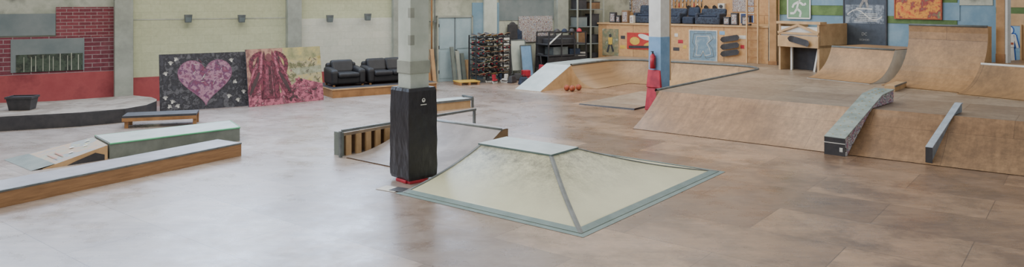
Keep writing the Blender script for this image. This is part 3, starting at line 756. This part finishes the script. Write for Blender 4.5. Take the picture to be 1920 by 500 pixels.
# jackets hanging on hooks by the collage
for k,(px,py,mt) in enumerate(((1042,60,MDARK),(960,40,MRUB),(968,52,MBLUE))):
    s,z=onp(AL,LW-.1,px,py)
    t=thing('hanging_jacket','dark jacket hanging from a wall hook','jacket',toW(AL,s,LW-.14,z-.7),(0,0,AL),group='jackets on hooks')
    m=MB(); m.loft([(-.2,-.07,0),(.2,-.07,0),(.2,.07,0),(-.2,.07,0)],[(-.19,-.05,.55),(.19,-.05,.55),(.19,.05,.55),(-.19,.05,.55)],mt); m.loft([(-.19,-.05,.55),(.19,-.05,.55),(.19,.05,.55),(-.19,.05,.55)],[(-.05,-.03,.68),(.05,-.03,.68),(.05,.03,.68),(-.05,.03,.68)],mt); part(t,'jacket_body',m,bevel=.02)
    for sg in (-1,1): m=MB(); m.loft([(sg*.18-.05,-.04,.06),(sg*.18+.06,-.04,.06),(sg*.18+.06,.04,.06),(sg*.18-.05,.04,.06)],[(sg*.17-.05,-.04,.58),(sg*.17+.05,-.04,.58),(sg*.17+.05,.04,.58),(sg*.17-.05,.04,.58)],mt); part(t,'sleeve',m,bevel=.015)
    m=MB(); m.tube([(0,0,.66),(0,.02,.72),(0,.1,.7)],.01,MSTEEL,6); part(t,'hook',m,'steel hook')
t=thing('utility_cart','dark metal utility cart with canopy frame and crates','cart',toW(AL,17.4,23.25,0),(0,0,AL))
m=MB(); 
for z in (.35,.85,1.28): m.box(-.95,.95,-.4,.4,z,z+.04,MDARK)
m.box(-.9,.9,-.42,-.39,.4,.82,MRUB); m.box(-.9,.9,.3,.4,.4,1.6,MDARK); part(t,'tray',m)
m=MB()
for x in (-.95,-.3,.35,.95):
    for y in (-.4,.4): m.bar((x,y,.12),(x*.93,y,1.75),.045,MRUB)
for y in (-.4,.4): m.bar((-.9,y,1.75),(.9,y,1.75),.045,MRUB)
m.bar((-.9,-.4,1.3),(-.3,-.4,1.75),.04,MWHITE)
part(t,'frame',m)
for (x0,x1,z0,z1,mt) in ((-.6,.1,.89,1.2,MSTEELG),(.2,.7,.89,1.1,MBLUE),(-.7,.5,1.32,1.5,MDARK)):
    m=MB(); m.box(x0,x1,-.3,.28,z0,z1,mt); part(t,'stowed_box',m,bevel=.01)
for x in (-.8,.8):
    for y in (-.38,.38): m=MB(); m.cyl((x,y-.03,.1),(x,y+.03,.1),.1,MRUB,14); part(t,'wheel',m)
for k in range(4):
    t=thing('skate_helmet','dark skate helmet resting on the cart top rails','helmet',toW(AL,16.9+.36*k,22.87,1.775),(0,0,AL+20*k),group='helmets on the cart')
    m=MB(); m.ball((0,0,.0),.13,[MRUB,MBLUE,MDARK,MRED][k],14,6,(1,.8,1),True); part(t,'helmet_shell',m)
    m=MB(); m.tube([(-.1,0,0),(-.05,0,-.02),(.05,0,-.02),(.1,0,0)],.012,MRUB,6); part(t,'strap',m)
SX=19.15
t=thing('storage_shelf','tall grey metal shelving with boards and boxes','shelf',toW(AL,SX,23.95,0),(0,0,AL))
for x in (-.68,0,.68):
    for y in (-.35,.3): m=MB(); m.bar((x,y,0),(x,y,3.6),.05,MCONC2); part(t,'upright',m)
for z in (.5,1.2,1.9,2.6,3.3): m=MB(); m.box(-.68,.68,-.35,.3,z,z+.03,MGREYP); part(t,'shelf_board',m)
for k,(x,z,w1,h1,mt) in enumerate(((-.35,.53,.4,.4,MPAPER),(.35,.53,.5,.3,MDARK),(-.35,1.23,.5,.5,MDKPLY),(.35,1.23,.4,.35,MDARK),(-.35,1.93,.55,.4,MGREYP),(.35,1.93,.4,.5,MDARK),(-.35,2.63,.5,.4,MDARK),(.35,2.63,.5,.3,MDKPLY))):
    b_=toW(AL,SX+x,23.93,z+.001)
    t=thing('storage_box','lidded cardboard or plastic box stored on the shelving','box',b_,(0,0,AL+random.uniform(-2,2)))
    m=MB(); m.box(-w1/2,w1/2,-.2,.2,0,h1-.03,mt); part(t,'box_body',m,bevel=.008)
    m=MB(); m.box(-w1/2-.01,w1/2+.01,-.21,.21,h1-.03,h1,MDARK); part(t,'lid',m)
# ---------------------------------------------------------------- platform with banks and bowl
DZ=.75
XL=-15.35
def arcpts(cx,cy,r,a0,a1,n=10): return [(cx+r*math.cos(rad(a0+(a1-a0)*i/n)),cy+r*math.sin(rad(a0+(a1-a0)*i/n))) for i in range(n+1)]
cop=[(-14.3,21.4),(-14.3,22.4)]+arcpts(-13.1,23.5,1.2,180,90)+arcpts(-9.8,23.5,1.2,90,0)+[(-8.6,22),(-8.6,20.6),(-8.6,18),(-8.6,16.66)]
nrm=[(1,0)]*2+[(-math.cos(rad(180-9*i)),-math.sin(rad(180-9*i))) for i in range(11)]+[(-math.cos(rad(90-9*i)),-math.sin(rad(90-9*i))) for i in range(11)]+[(-1,0)]*2
deck=[(XL,21.4)]+cop+[(2.5,16.66),(2.5,22.1),(-8.75,25.9),(-8.9,26.08),(XL,26.08)]
t,of=fthing('skate_platform','large raised plywood skate platform with sloped banks and bowl corner','ramp platform',AG,-6,20,0)
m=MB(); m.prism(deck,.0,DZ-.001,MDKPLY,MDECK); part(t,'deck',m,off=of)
m=MB(); N=6
prof=[]
for i in range(N+1):
    v=i/N; prof.append((15.3+1.35*v, .01+ (DZ-.01)*(v-.09*math.sin(math.pi*v))))
x0,x1=-8.5,2.5
for i in range(N):
    a,b=prof[i],prof[i+1]; m.poly([(x0,a[0],a[1]),(x1,a[0],a[1]),(x1,b[0],b[1]),(x0,b[0],b[1])],MBANK,True)
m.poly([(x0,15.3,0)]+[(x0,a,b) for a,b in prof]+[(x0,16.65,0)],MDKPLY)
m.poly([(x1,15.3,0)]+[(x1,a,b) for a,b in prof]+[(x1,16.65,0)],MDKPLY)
part(t,'front_bank',m,'patched plywood bank',off=of)
m=MB(); run=1.08
ar=arc(run,DZ,10)
rows=[]
for (p,n) in zip(cop,nrm):
    rows.append([(p[0]+n[0]*(run-a),p[1]+n[1]*(run-a),z+.01) for a,z in ar])
for i in range(len(rows)-1):
    for j in range(10):
        m.poly([rows[i][j],rows[i+1][j],rows[i+1][j+1],rows[i][j+1]],MPLYR,True)
m.poly([(cop[0][0],cop[0][1],0)]+[q for q in rows[0]],MPLYL)
e_=cop[len(nrm)-1]
m.poly([(e_[0],e_[1],0)]+[q for q in rows[-1]],MDKPLY)
part(t,'bowl_transition',m,'curved plywood bowl wall',off=of)
m=MB(); m.tube([(p[0],p[1],DZ+.01) for p in cop],.04,MSTEELG,8)
part(t,'coping',m,'grey steel coping tube',off=of)
m=MB(); m.loft([(XL,19.6,0),(-14.3,19.6,0),(-14.3,21.4,0),(XL,21.4,0)],[(XL,19.6,.01),(-14.3,19.6,.01),(-14.3,21.4,DZ),(XL,21.4,DZ)],MPLYL,None,TOPG)
part(t,'entry_bank',m,'pale grey entry bank with plywood side',off=of)
m=MB(); m.box(XL,-14.34,21.4,24.2,DZ,DZ+.012,TOPG); part(t,'ridge_skin',m,'worn pale grey skin',off=of)
m=MB(); m.loft([(-11.7,17.9,0),(-9.9,17.9,0),(-9.9,21.6,0),(-11.7,21.6,0)],[(-11.68,17.92,.03),(-9.9,17.92,.05),(-9.9,21.6,.05),(-11.68,21.6,.03)],MDARK,None,MDECK)
solo('floor_sheet',m,'thin plywood sheet with dark edge lying before the bowl','sheet',AG)
for px,py in ((1063,170),(1073,171),(1085,169)):
    p=P(px,py); 
    t=thing('basketball','orange basketball resting beside the plywood ramp wall','ball',p,(0,0,random.uniform(0,90)),group='balls beside the ramp')
    r=.1
    m=MB(); m.ball((0,0,r),r,MORANGE); part(t,'ball_shell',m)
    m=MB(); m._up=Vector((0,1,0)); m.tube([(r*math.cos(2*math.pi*i/16)*1.005,0,r+r*math.sin(2*math.pi*i/16)*1.005) for i in range(16)],.004,MRUB,5,True); part(t,'seam',m)
    m=MB(); m._up=Vector((1,0,0)); m.tube([(0,r*math.cos(2*math.pi*i/16)*1.005,r+r*math.sin(2*math.pi*i/16)*1.005) for i in range(16)],.004,MRUB,5,True); part(t,'seam',m)
# hubbas
nv=Vector((.62,.785,0))
def hubba(name,label,org,ang,w_,hh,t1,z1,t2,z2,topm,sidem,endm,dots=False,tl='grey worn top'):
    T=thing(name,label,'grind ledge',org,(0,0,ang))
    of_y=org.x*nv.x+org.y*nv.y; cf=math.cos(rad(ang-AG))
    def bz(y): 
        v=(of_y+y*cf-15.3)/1.35; return 0 if v<=0 else min(1,v)*DZ+.012
    st=max(.02,(15.3-of_y)/cf)
    ys=[y for y in [0,st]+[st+1.4*k/6 for k in range(1,7)] if y<t2-.02]+[t2]
    ys=sorted(set(ys))
    bot=[(y,bz(y)) for y in ys]
    top=[(0,hh),(t1,z1),(t2,z2)]
    prof=[(y,z) for y,z in bot]+top[::-1]
    m=MB(); m.loft([(0,y,z) for y,z in prof],[(w_,y,z) for y,z in prof],sidem,sidem,sidem); part(T,'ledge_body',m)
    m=MB()
    tp=[(-.01,hh),(t1,z1),(t2+.01,z2)]
    ring=tp+[(a,b+.02) for a,b in tp[::-1]]
    m.loft([(-.015,a,b) for a,b in ring],[(w_+.015,a,b) for a,b in ring],topm)
    part(T,'ledge_top',m,tl)
    m=MB(); m.box(-.012,w_+.012,-.014,0.0,0,hh+.01,endm); part(T,'end_plate',m,'black end face')
    if dots:
        m=MB(); m.box(-.014,w_+.014,-.02,-.014,hh-.1,hh-.085,MPAPER); part(T,'end_stripe',m,'thin white stripe')
        m=MB(); m.box(w_-.09,w_-.03,-.02,-.014,.08,.16,MPAPER); part(T,'end_sticker',m,'small white sticker')
        for k in range(14):
            f_=k/13; y=.1+f_*(t2-.3)
            z=(hh+(z1-hh)*y/t1 if y<t1 else z1+(z2-z1)*(y-t1)/(t2-t1))+.024
            for x in (w_*.3,w_*.7): m=MB(); m.box(x-.012,x+.012,y,y+.04,z,z+.004,MYEL); part(T,'painted_dash',m,'pale yellow dash')
hubba('grind_ledge','black-ended grind ledge down the bank with sticker-covered side',P(1547,288),-44,.37,.33,2.1,.97,2.9,1.02,M('worn_grey_green_top',(156,168,162),(120,134,128),5,.4),GRAF,MRUB,True)
hubba('thin_grind_ledge','thin pale steel-topped grind wall running down plywood bank',P(1737,307),-46,.09,.3,1.75,.93,1.85,.93,M('pale_blue_steel',(176,186,196),(154,166,178),5,.4),M('pale_blue_panel_paint',(140,150,160),(112,122,132),4,.5),MRUB,tl='pale blue-white top')
t=thing('plywood_curb','low raw plywood curb on the platform','grind ledge',P(1668,171,DZ),(0,0,50))
m=MB(); m.box(0,1.2,-.12,.12,0,.14,MPLYL); part(t,'curb_body',m,bevel=.005)
m=MB(); m.box(0,1.2,-.13,-.11,.11,.15,MSTEELG); part(t,'edge_angle',m)
# ---------------------------------------------------------------- right quarter pipes
yq=18.8
def rx(px,yo=yq): return onp(AR,yo,px,0)[0]
QS=bricks('worn_ramp_plywood',(182,142,98),(158,120,82),(122,94,66),2.4,1.2,.006,'XZ',0,.45,(74,62,50),.8,.42,.66)
XT=rx(1800)
quarter('quarter_pipe','low plywood quarter pipe with curved face and steel coping',AR,rx(1513),rx(1630),yq,1.2,DZ,.86,1.6,QS,MWHITE)
quarter('tall_quarter_pipe','tall plywood quarter pipe blackened by wheel marks',AR,rx(1652),XT,yq,1.35,DZ,1.57,.22,QS,MPLYL)
quarter('corner_quarter_pipe','low plywood quarter pipe with white coping beside tall ramp',AR,XT+.04,rx(2040),yq-.25,1.2,DZ,.66,2.1,QS,MPLYL,cmat=MWHITE)
MPOST=M('brown_post_timber',(184,142,96),(156,118,76),3,.6)
sx=XT+.22
m=MB(); m.box(sx-.13,sx+.06,20.4,20.6,DZ+.68,4.6,MPOST); m.box(sx-.14,sx+.07,20.39,20.61,DZ+.68,DZ+.9,MWOOD)
m.box(sx+.06,sx+.12,20.42,20.6,DZ+.68,4.6,MWHITE)
solo('timber_post',m,'brown squared timber post standing on the ramp deck','post',AR)
t,a,b,z0,z1=wallflat('outline_figure_panel','light blue panel with white standing figure outlined in blue','painting',AR,RW-.03,1874,48,1914,119,splotch('pale_blue_panel',[(120,164,204),(140,180,212),(104,148,190)],2),MPLYL)
W_=b-a; m=MB(); cx=0; H_=(z1-z0); BL=M('bright_blue_paint',(36,96,184),(28,76,156),5)
def fig(e,y,mt):
    m.dell(cx,H_*.88,.09+e,.1+e,y,mt)
    m.dec([(cx-.13-e,H_*.78+e),(cx+.13+e,H_*.78+e),(cx+.11+e,H_*.42-e),(cx-.11-e,H_*.42-e)],y,mt)
    for sg in (-1,1):
        m.dline(cx+sg*.12,H_*.76,cx+sg*.2,H_*.42,.06+2*e,y,mt); m.dline(cx+sg*.06,H_*.44,cx+sg*.09,H_*.06,.09+2*e,y,mt); m.dline(cx+sg*.07,H_*.06,cx+sg*.15,H_*.05,.05+2*e,y,mt)
fig(.028,-.005,BL); fig(0,-.008,MWHITE); m.drect(cx-.1,cx+.1,H_*.5,H_*.56,-.01,MORANGE)
part(t,'painted_figure',m,'white figure outlined in blue')
t,a,b,z0,z1=wallflat('skate_poster','large dark poster of a skateboarder on street stairs with logo','poster',AR,RW-.02,1584,-50,1662,84,splotch('dark_poster_print',[(44,50,60),(66,74,84),(34,38,44)],1.5,.4),MDARK)
W_=b-a; Hh=z1-z0; y=-.006
m=MB(); g1=splotch('grey_street_print',[(100,110,122),(144,152,160),(66,74,84),(170,176,180)],4,.4,7)
m.drect(-W_/2+.05,W_/2-.05,Hh*.3,Hh*.56,y,g1)
for k in range(5): m.drect(-W_*.25+.05*k,W_*.3,Hh*(.33+.025*k),Hh*(.338+.025*k),y-.002,MPAPER)
prev=None
for k in range(15):
    q=k/14; xx=-W_*.42+W_*.84*q; zz=Hh*(.42+.07*math.sin(q*6.0))
    if prev: m.dline(prev[0],prev[1],xx,zz,.03,y-.003-.0001*k,MPAPER)
    prev=(xx,zz)
part(t,'street_picture',m,'pale street scene print')
m=MB(); sk=M('pale_clothes_print',(170,166,160),(120,116,114),8)
m.dell(.02,Hh*.72,.05,.06,y,sk); m.dec([(-.1,Hh*.69),(.12,Hh*.7),(.1,Hh*.6),(-.08,Hh*.6)],y,sk); m.dline(-.06,Hh*.6,-.16,Hh*.52,.08,y-.004,sk); m.dline(.06,Hh*.6,.12,Hh*.52,.08,y-.004,sk); m.dline(-.1,Hh*.68,-.3,Hh*.72,.05,y,sk); m.dline(.1,Hh*.68,.28,Hh*.66,.05,y,sk); m.dline(-.28,Hh*.51,.26,Hh*.5,.04,y-.005,MPAPER)
part(t,'skater_picture',m,'printed skateboarder in mid-air')
MFNT=M('faint_lettering_ink',(160,164,168),(140,144,148),8)
text(t,'lettering','DC',.13,(0,-.01,Hh*.15),MFNT,label='pale logo letters')
text(t,'lettering','DCSHOES',.075,(0,-.01,Hh*.07),MFNT,label='small pale lettering')
wallflat('abstract_painting','unframed painting with swirling orange and red colours','painting',AR,RW-.03,1680,-50,1765,34,ABSTR,MORANGE)
t,a,b,z0,z1=wallflat('exit_symbol_mural','faded green square with white running figure escaping through doorway','sign',AR,RW-.03,1478,-6,1520,35,M('sign_green',(122,160,124),(104,142,108),2))
W_=b-a;Hh=z1-z0
m=MB(); y=-.006
def l2(x0,z0_,x1,z1_,w_=.075): m.dline((x0-.5)*W_,z0_*Hh,(x1-.5)*W_,z1_*Hh,w_,y,MWHITE)
m.dell((.55-.5)*W_,.9*Hh,.06,.06,y,MWHITE)
for q in ((.5,.8,.42,.45),(.42,.47,.6,.3),(.6,.3,.55,.08),(.42,.45,.3,.25),(.3,.25,.12,.24),(.5,.78,.72,.62),(.72,.62,.82,.7),(.48,.76,.28,.66),(.28,.66,.22,.5)): l2(*q)
for q in ((.0,.02,1,.02),(0,.02,0,1),(1,.02,1,1)): l2(*q,w_=.05)
part(t,'running_figure',m,'white running figure')
# ---------------------------------------------------------------- shop / lounge on mezzanine
SY=26.1; MZ=2.02
ax=onp(AG,SY,1122,0)[0]; bx_=onp(AG,SY,1440,0)[0]
t,of=fthing('mezzanine','plywood-fronted raised lounge platform above the bowl','platform',AG,(ax+bx_)/2,SY+1,0)
m=MB(); m.box(ax,bx_,SY,SY+.08,0,MZ,MPLYV); m.box(ax,ax+.08,SY+.08,26.8,0,MZ,MPLYV); part(t,'front_panel',m,off=of)
m=MB(); m.box(ax-.03,bx_+.03,SY-.05,26.8,MZ,MZ+.06,MPLYL); m.box(ax+.9,bx_+.03,26.8,28.5,MZ,MZ+.06,MPLYL); part(t,'floor_slab',m,off=of)
def onmez(px,y=26.7): return onp(AG,y,px,0)[0]
for px0,px1,lb,mt,hh in ((1193,1232,'dark blue patterned armchair on plywood lounge',PATT,.62),(1234,1282,'dark blue patterned sofa section on plywood lounge',PATT,.5),(1284,1306,'small blue padded stool beside the sofa',MBLUE,.55),(1308,1356,'dark blue patterned sofa section with cushion on plywood lounge',PATT,.5)):
    a=onmez(px0); b=onmez(px1); w_=b-a-.03
    t=thing('lounge_sofa',lb,'sofa',toW(AG,(a+b)/2,26.75,MZ+.06),(0,0,AG),group='lounge seating')
    m=MB(); m.box(-w_/2,w_/2,-.35,.35,0,.28,mt); part(t,'seat',m,bevel=.06)
    m=MB(); m.loft([(-w_/2,.15,.28),(w_/2,.15,.28),(w_/2,.38,.28),(-w_/2,.38,.28)],[(-w_/2,.25,hh+.1),(w_/2,.25,hh+.1),(w_/2,.42,hh+.08),(-w_/2,.42,hh+.08)],mt); part(t,'backrest',m,bevel=.07)
    if w_>.6:
        for sg in (-1,1):
            m=MB(); xa=sg*w_/2; xb=xa-sg*.13; m.box(min(xa,xb),max(xa,xb),-.36,.3,.0,.42,mt); part(t,'armrest',m,bevel=.05)
        m=MB(); m.box(-w_/2+.15,w_/2-.15,-.3,.15,.28,.36,MBLUE); part(t,'cushion',m,'blue seat cushion',bevel=.03)
for k,(px,mt,wd_,hh) in enumerate(((1150,MDARK,.26,.42),(1161,MRUB,.2,.3),(1174,MDKPLY,.3,.5),(1186,MPAPER,.16,.3),(1364,MDARK,.24,.3),(1378,MRUB,.26,.45),(1400,MDARK,.3,.35))):
    s=onmez(px,26.3)
    t=thing('display_case','small boxed item standing along the lounge edge','box',toW(AG,s,26.3,MZ+.061),(0,0,AG+random.uniform(-8,8)))
    m=MB(); m.box(-wd_/2,wd_/2,-.1,.1,0,hh,mt); part(t,'case_body',m,bevel=.015)
    m=MB(); m.box(-wd_/2+.04,wd_/2-.04,-.105,-.1,.05,hh-.06,COLLAGE); part(t,'case_front',m,'printed front')
def bp(px0,py0,px1,py1,name,label,mat,cat='poster',frame=None): return wallflat(name,label,cat,AG,28.6,px0,py0,px1,py1,mat,frame)
bp(1186,-5,1262,24,'wall_photo_collage','wall of small photographs and stickers pinned to plywood',COLLAGE)
bp(1160,-5,1184,22,'event_poster','white and black event poster on plywood',splotch('bw_print',[(220,220,220),(60,60,64),(200,200,196)],7,.5,3))
bp(1374,-5,1414,22,'skate_photo_poster','colourful skate photo poster',COLLAGE)
t,a,b,z0,z1=bp(1390,26,1413,60,'blue_flower_print','blue framed print with pale flower shape',M('deep_blue_print',(56,80,136),(44,62,116),4),'poster',MPAPER)
m=MB()
for q in range(6): m.dell(.0+.09*math.cos(q*1.05),(z1-z0)*.5+.09*math.sin(q*1.05),.07,.04,-.006,MPAPER,q*60,8)
part(t,'flower_picture',m)
for k in range(8):
    px=1267+k*7; s,z=onp(AG,28.6,px,1)
    t=thing('hanging_tool','small hand tool hanging on the plywood wall','tool',toW(AG,s,28.56,z-.28),(0,0,AG),group='tools hung on the wall')
    mt=[MSTEEL,MRED,MPAPER,MDARK][k%4]
    m=MB(); m.cyl((0,0,0),(0,0,.16),.02,mt,8); part(t,'handle',m)
    m=MB(); m.cyl((0,0,.16),(0,0,.28),.01,MSTEEL,8); m.box(-.03,.03,-.01,.03,.25,.3,MSTEEL) ; part(t,'blade',m)
s,z=onp(AG,28.4,1352,12)
t=thing('wall_camera_box','small white device mounted on plywood wall','device',toW(AG,s,28.5,z-.12),(0,0,AG))
m=MB(); m.box(-.14,.14,-.1,.099,0,.24,MPAPER); part(t,'housing',m,bevel=.02)
m=MB(); m.cyl((0,-.11,.12),(0,-.14,.12),.07,MDARK); part(t,'lens',m)
for k in range(4):
    s,z=onp(AG,28.5,1292+k*16,28)
    o=solo('skateboard_deck',deckmesh(DM[(k*2+1)%7]),'skateboard deck displayed upright on lounge wall','skateboard deck',group='decks on the lounge wall')
    o.location=toW(AG,s,28.53,z); o.rotation_euler=(rad(90),rad(90),rad(AG))
def fp(px0,py0,px1,py1,name,label,mat,cat='poster',frame=None,th=.02): return wallflat(name,label,cat,AG,SY-.001,px0,py0,px1,py1,mat,frame,th)
t,a,b,z0,z1=fp(1130,54,1160,104,'skater_photo_print','tall pale photo print of a skater in yellow shirt',splotch('pale_photo_print',[(190,176,140),(150,136,104),(110,120,96),(210,200,180)],4,.5))
m=MB(); Hh=z1-z0
m.dell(0,Hh*.75,.06,.07,-.006,MDARK); m.dec([(-.1,Hh*.68),(.1,Hh*.68),(.08,Hh*.4),(-.08,Hh*.4)],-.006,MYEL); m.dline(-.04,Hh*.42,-.14,Hh*.12,.09,-.006,MDARK); m.dline(.04,Hh*.42,.14,Hh*.15,.09,-.006,MDARK)
part(t,'skater_picture',m)
t,a,b,z0,z1=fp(1176,62,1252,93,'graphic_banner','wide banner with red, yellow and black bold shapes',M('banner_red',(196,64,52),(176,48,48),4))
W_=b-a;Hh=z1-z0; m=MB()
m.dell(-W_*.3,Hh*.5,.22,.16,-.006,MYEL); m.dell(-W_*.05,Hh*.75,.3,.1,-.007,MWHITE,-15); m.dell(W_*.1,Hh*.3,.32,.12,-.008,MYEL,10); m.dell(W_*.33,Hh*.55,.25,.2,-.007,MRUB); m.dell(W_*.36,Hh*.6,.1,.1,-.009,MLBLUE); m.dline(-W_*.45,Hh*.12,W_*.45,Hh*.2,.1,-.01,MRUB)
part(t,'printed_shapes',m)
t,a,b,z0,z1=fp(1294,58,1344,113,'island_map_drawing','large pale blue drawing with wandering white outlines',splotch('faded_blue_drawing',[(140,162,174),(108,136,156),(166,180,184)],3,.6),'drawing',MPAPER)
W_=b-a;Hh=z1-z0; m=MB(); pts=[(-.35,.9),(.3,.92),(.38,.75),(.2,.6),(.35,.4),(.4,.15),(.1,.08),(0,.3),(-.1,.1),(-.38,.1),(-.3,.45),(-.4,.6)]
for i in range(12):
    p0,p1=pts[i],pts[(i+1)%12]; m.dline(p0[0]*W_,p0[1]*Hh,p1[0]*W_,p1[1]*Hh,.018,-.006,MSTEELG)
    m.dline(p0[0]*W_*.7,p0[1]*Hh*.8+.1,p1[0]*W_*.7,p1[1]*Hh*.8+.1,.02,-.006,MPAPER)
part(t,'drawn_outline',m)
for k,(px,py) in enumerate(((1268,66),(1276,78),(1268,92),(1284,88),(1354,62),(1392,70),(1392,88),(1168,70),(1168,88))):
    s,z=onp(AG,SY,px,py)
    t=thing('wall_sticker','small printed sticker stuck on the plywood front','sticker',toW(AG,s,SY-.004,z),(0,0,AG),group='stickers on the plywood front')
    m=MB(); w1=.07+.03*(k%3); m.box(-w1,w1,-.002,.002,-.06,.07,[MPAPER,MRED,MDARK,MYEL,MLBLUE][k%5]); part(t,'sticker_sheet',m)
for k,py in enumerate((72,86,99)):
    s,z=onp(AG,SY-.05,1370,py)
    o=solo('skateboard_deck',deckmesh(MRUB,.72,.2,MRUB),'black skateboard deck hung flat on plywood front','skateboard deck',group='black decks on the plywood front')
    o.location=toW(AG,s,SY-.08,z); o.rotation_euler=(rad(90),rad(-10),rad(AG))
p=P(1451,121,DZ)
m=MB(); m.box(-.12,.12,-.12,.12,0,4,MPOST); m.box(-.14,-.12,-.12,.12,0,4,MCONC2); m.box(-.15,.15,-.15,.15,0,.12,MWOOD)
o=solo('timber_post',m,'wide brown timber post at lounge corner','post'); o.location=p+Vector((0,0,.002)); o.rotation_euler=(0,0,rad(AG))
t=thing('wall_ladder','narrow wooden ladder up to the lounge','ladder',toW(AG,onp(AG,SY-.1,1412,0)[0],SY-.16,DZ+.005),(0,0,AG))
for x in (-.2,.2): m=MB(); m.box(x-.025,x+.025,-.04,.04,0,2.6,MPLYL); part(t,'rail',m)
for k in range(8): m=MB(); m.box(-.2,.2,-.02,.02,.2+.3*k,.24+.3*k,MWOOD); part(t,'rung',m)
BY=20.4
a=onp(AR,BY,1460,0)[0]; b=onp(AR,BY,1536,0)[0]
zt=onp(AR,BY,1495,38)[1]; zo=onp(AR,BY,1490,88)[1]
t,of=fthing('plywood_booth','plywood booth with gabled white front above a low dark opening','booth',AR,(a+b)/2,BY,DZ)
B0=DZ+.002
m=MB(); m.box(a,a+.07,BY,RW-.05,B0,zt-.1,MPLYL); m.box(b-.07,b,BY,RW-.05,B0,zt-.1,MPLYL); m.box(a,b,BY,RW-.05,zo,zo+.08,MPLYL); m.box(a,b,RW-.12,RW-.06,B0,zo,MRUB); m.box(a+.07,b-.07,BY+.6,BY+.64,B0,zo,MRUB)
part(t,'carcass',m,off=of)
m=MB(); m.box(a,b,BY+.02,BY+.06,zo+.08,zt-.2,MWHITE); part(t,'front_board',m,'white painted front board',off=of)
m=MB(); mid=(a+b)/2
m.box(a-.06,b+.06,BY-.04,BY+.3,zt-.12,zt-.04,MPLYL); m.bar((a,BY-.02,zo+.45),(mid,BY-.02,zt-.15),.07,MPLYL); m.bar((b,BY-.02,zo+.45),(mid,BY-.02,zt-.15),.07,MPLYL); m.box(a,b,BY-.04,BY,zo+.4,zo+.47,MPLYL); m.box(a,b,BY-.05,BY,zo+.0,zo+.36,MPLYL)
part(t,'gable_trim',m,'raw wooden trim',off=of)
for (u0,u1) in ((a+.35,a+.35),(b-.3,b-.15)):
    m=MB(); m.bar((u0,BY+.2,B0),(u1,BY+.2,zo),.06,MWHITE); part(t,'inner_strut',m,'pale strut inside dark opening',off=of)
o=solo('skateboard_deck',deckmesh(MRUB,.8,.2,MRUB),'black skateboard deck fixed on the booth front','skateboard deck'); o.location=toW(AR,mid+.1,BY-.08,zo+.2); o.rotation_euler=(rad(90),rad(12),rad(AR))
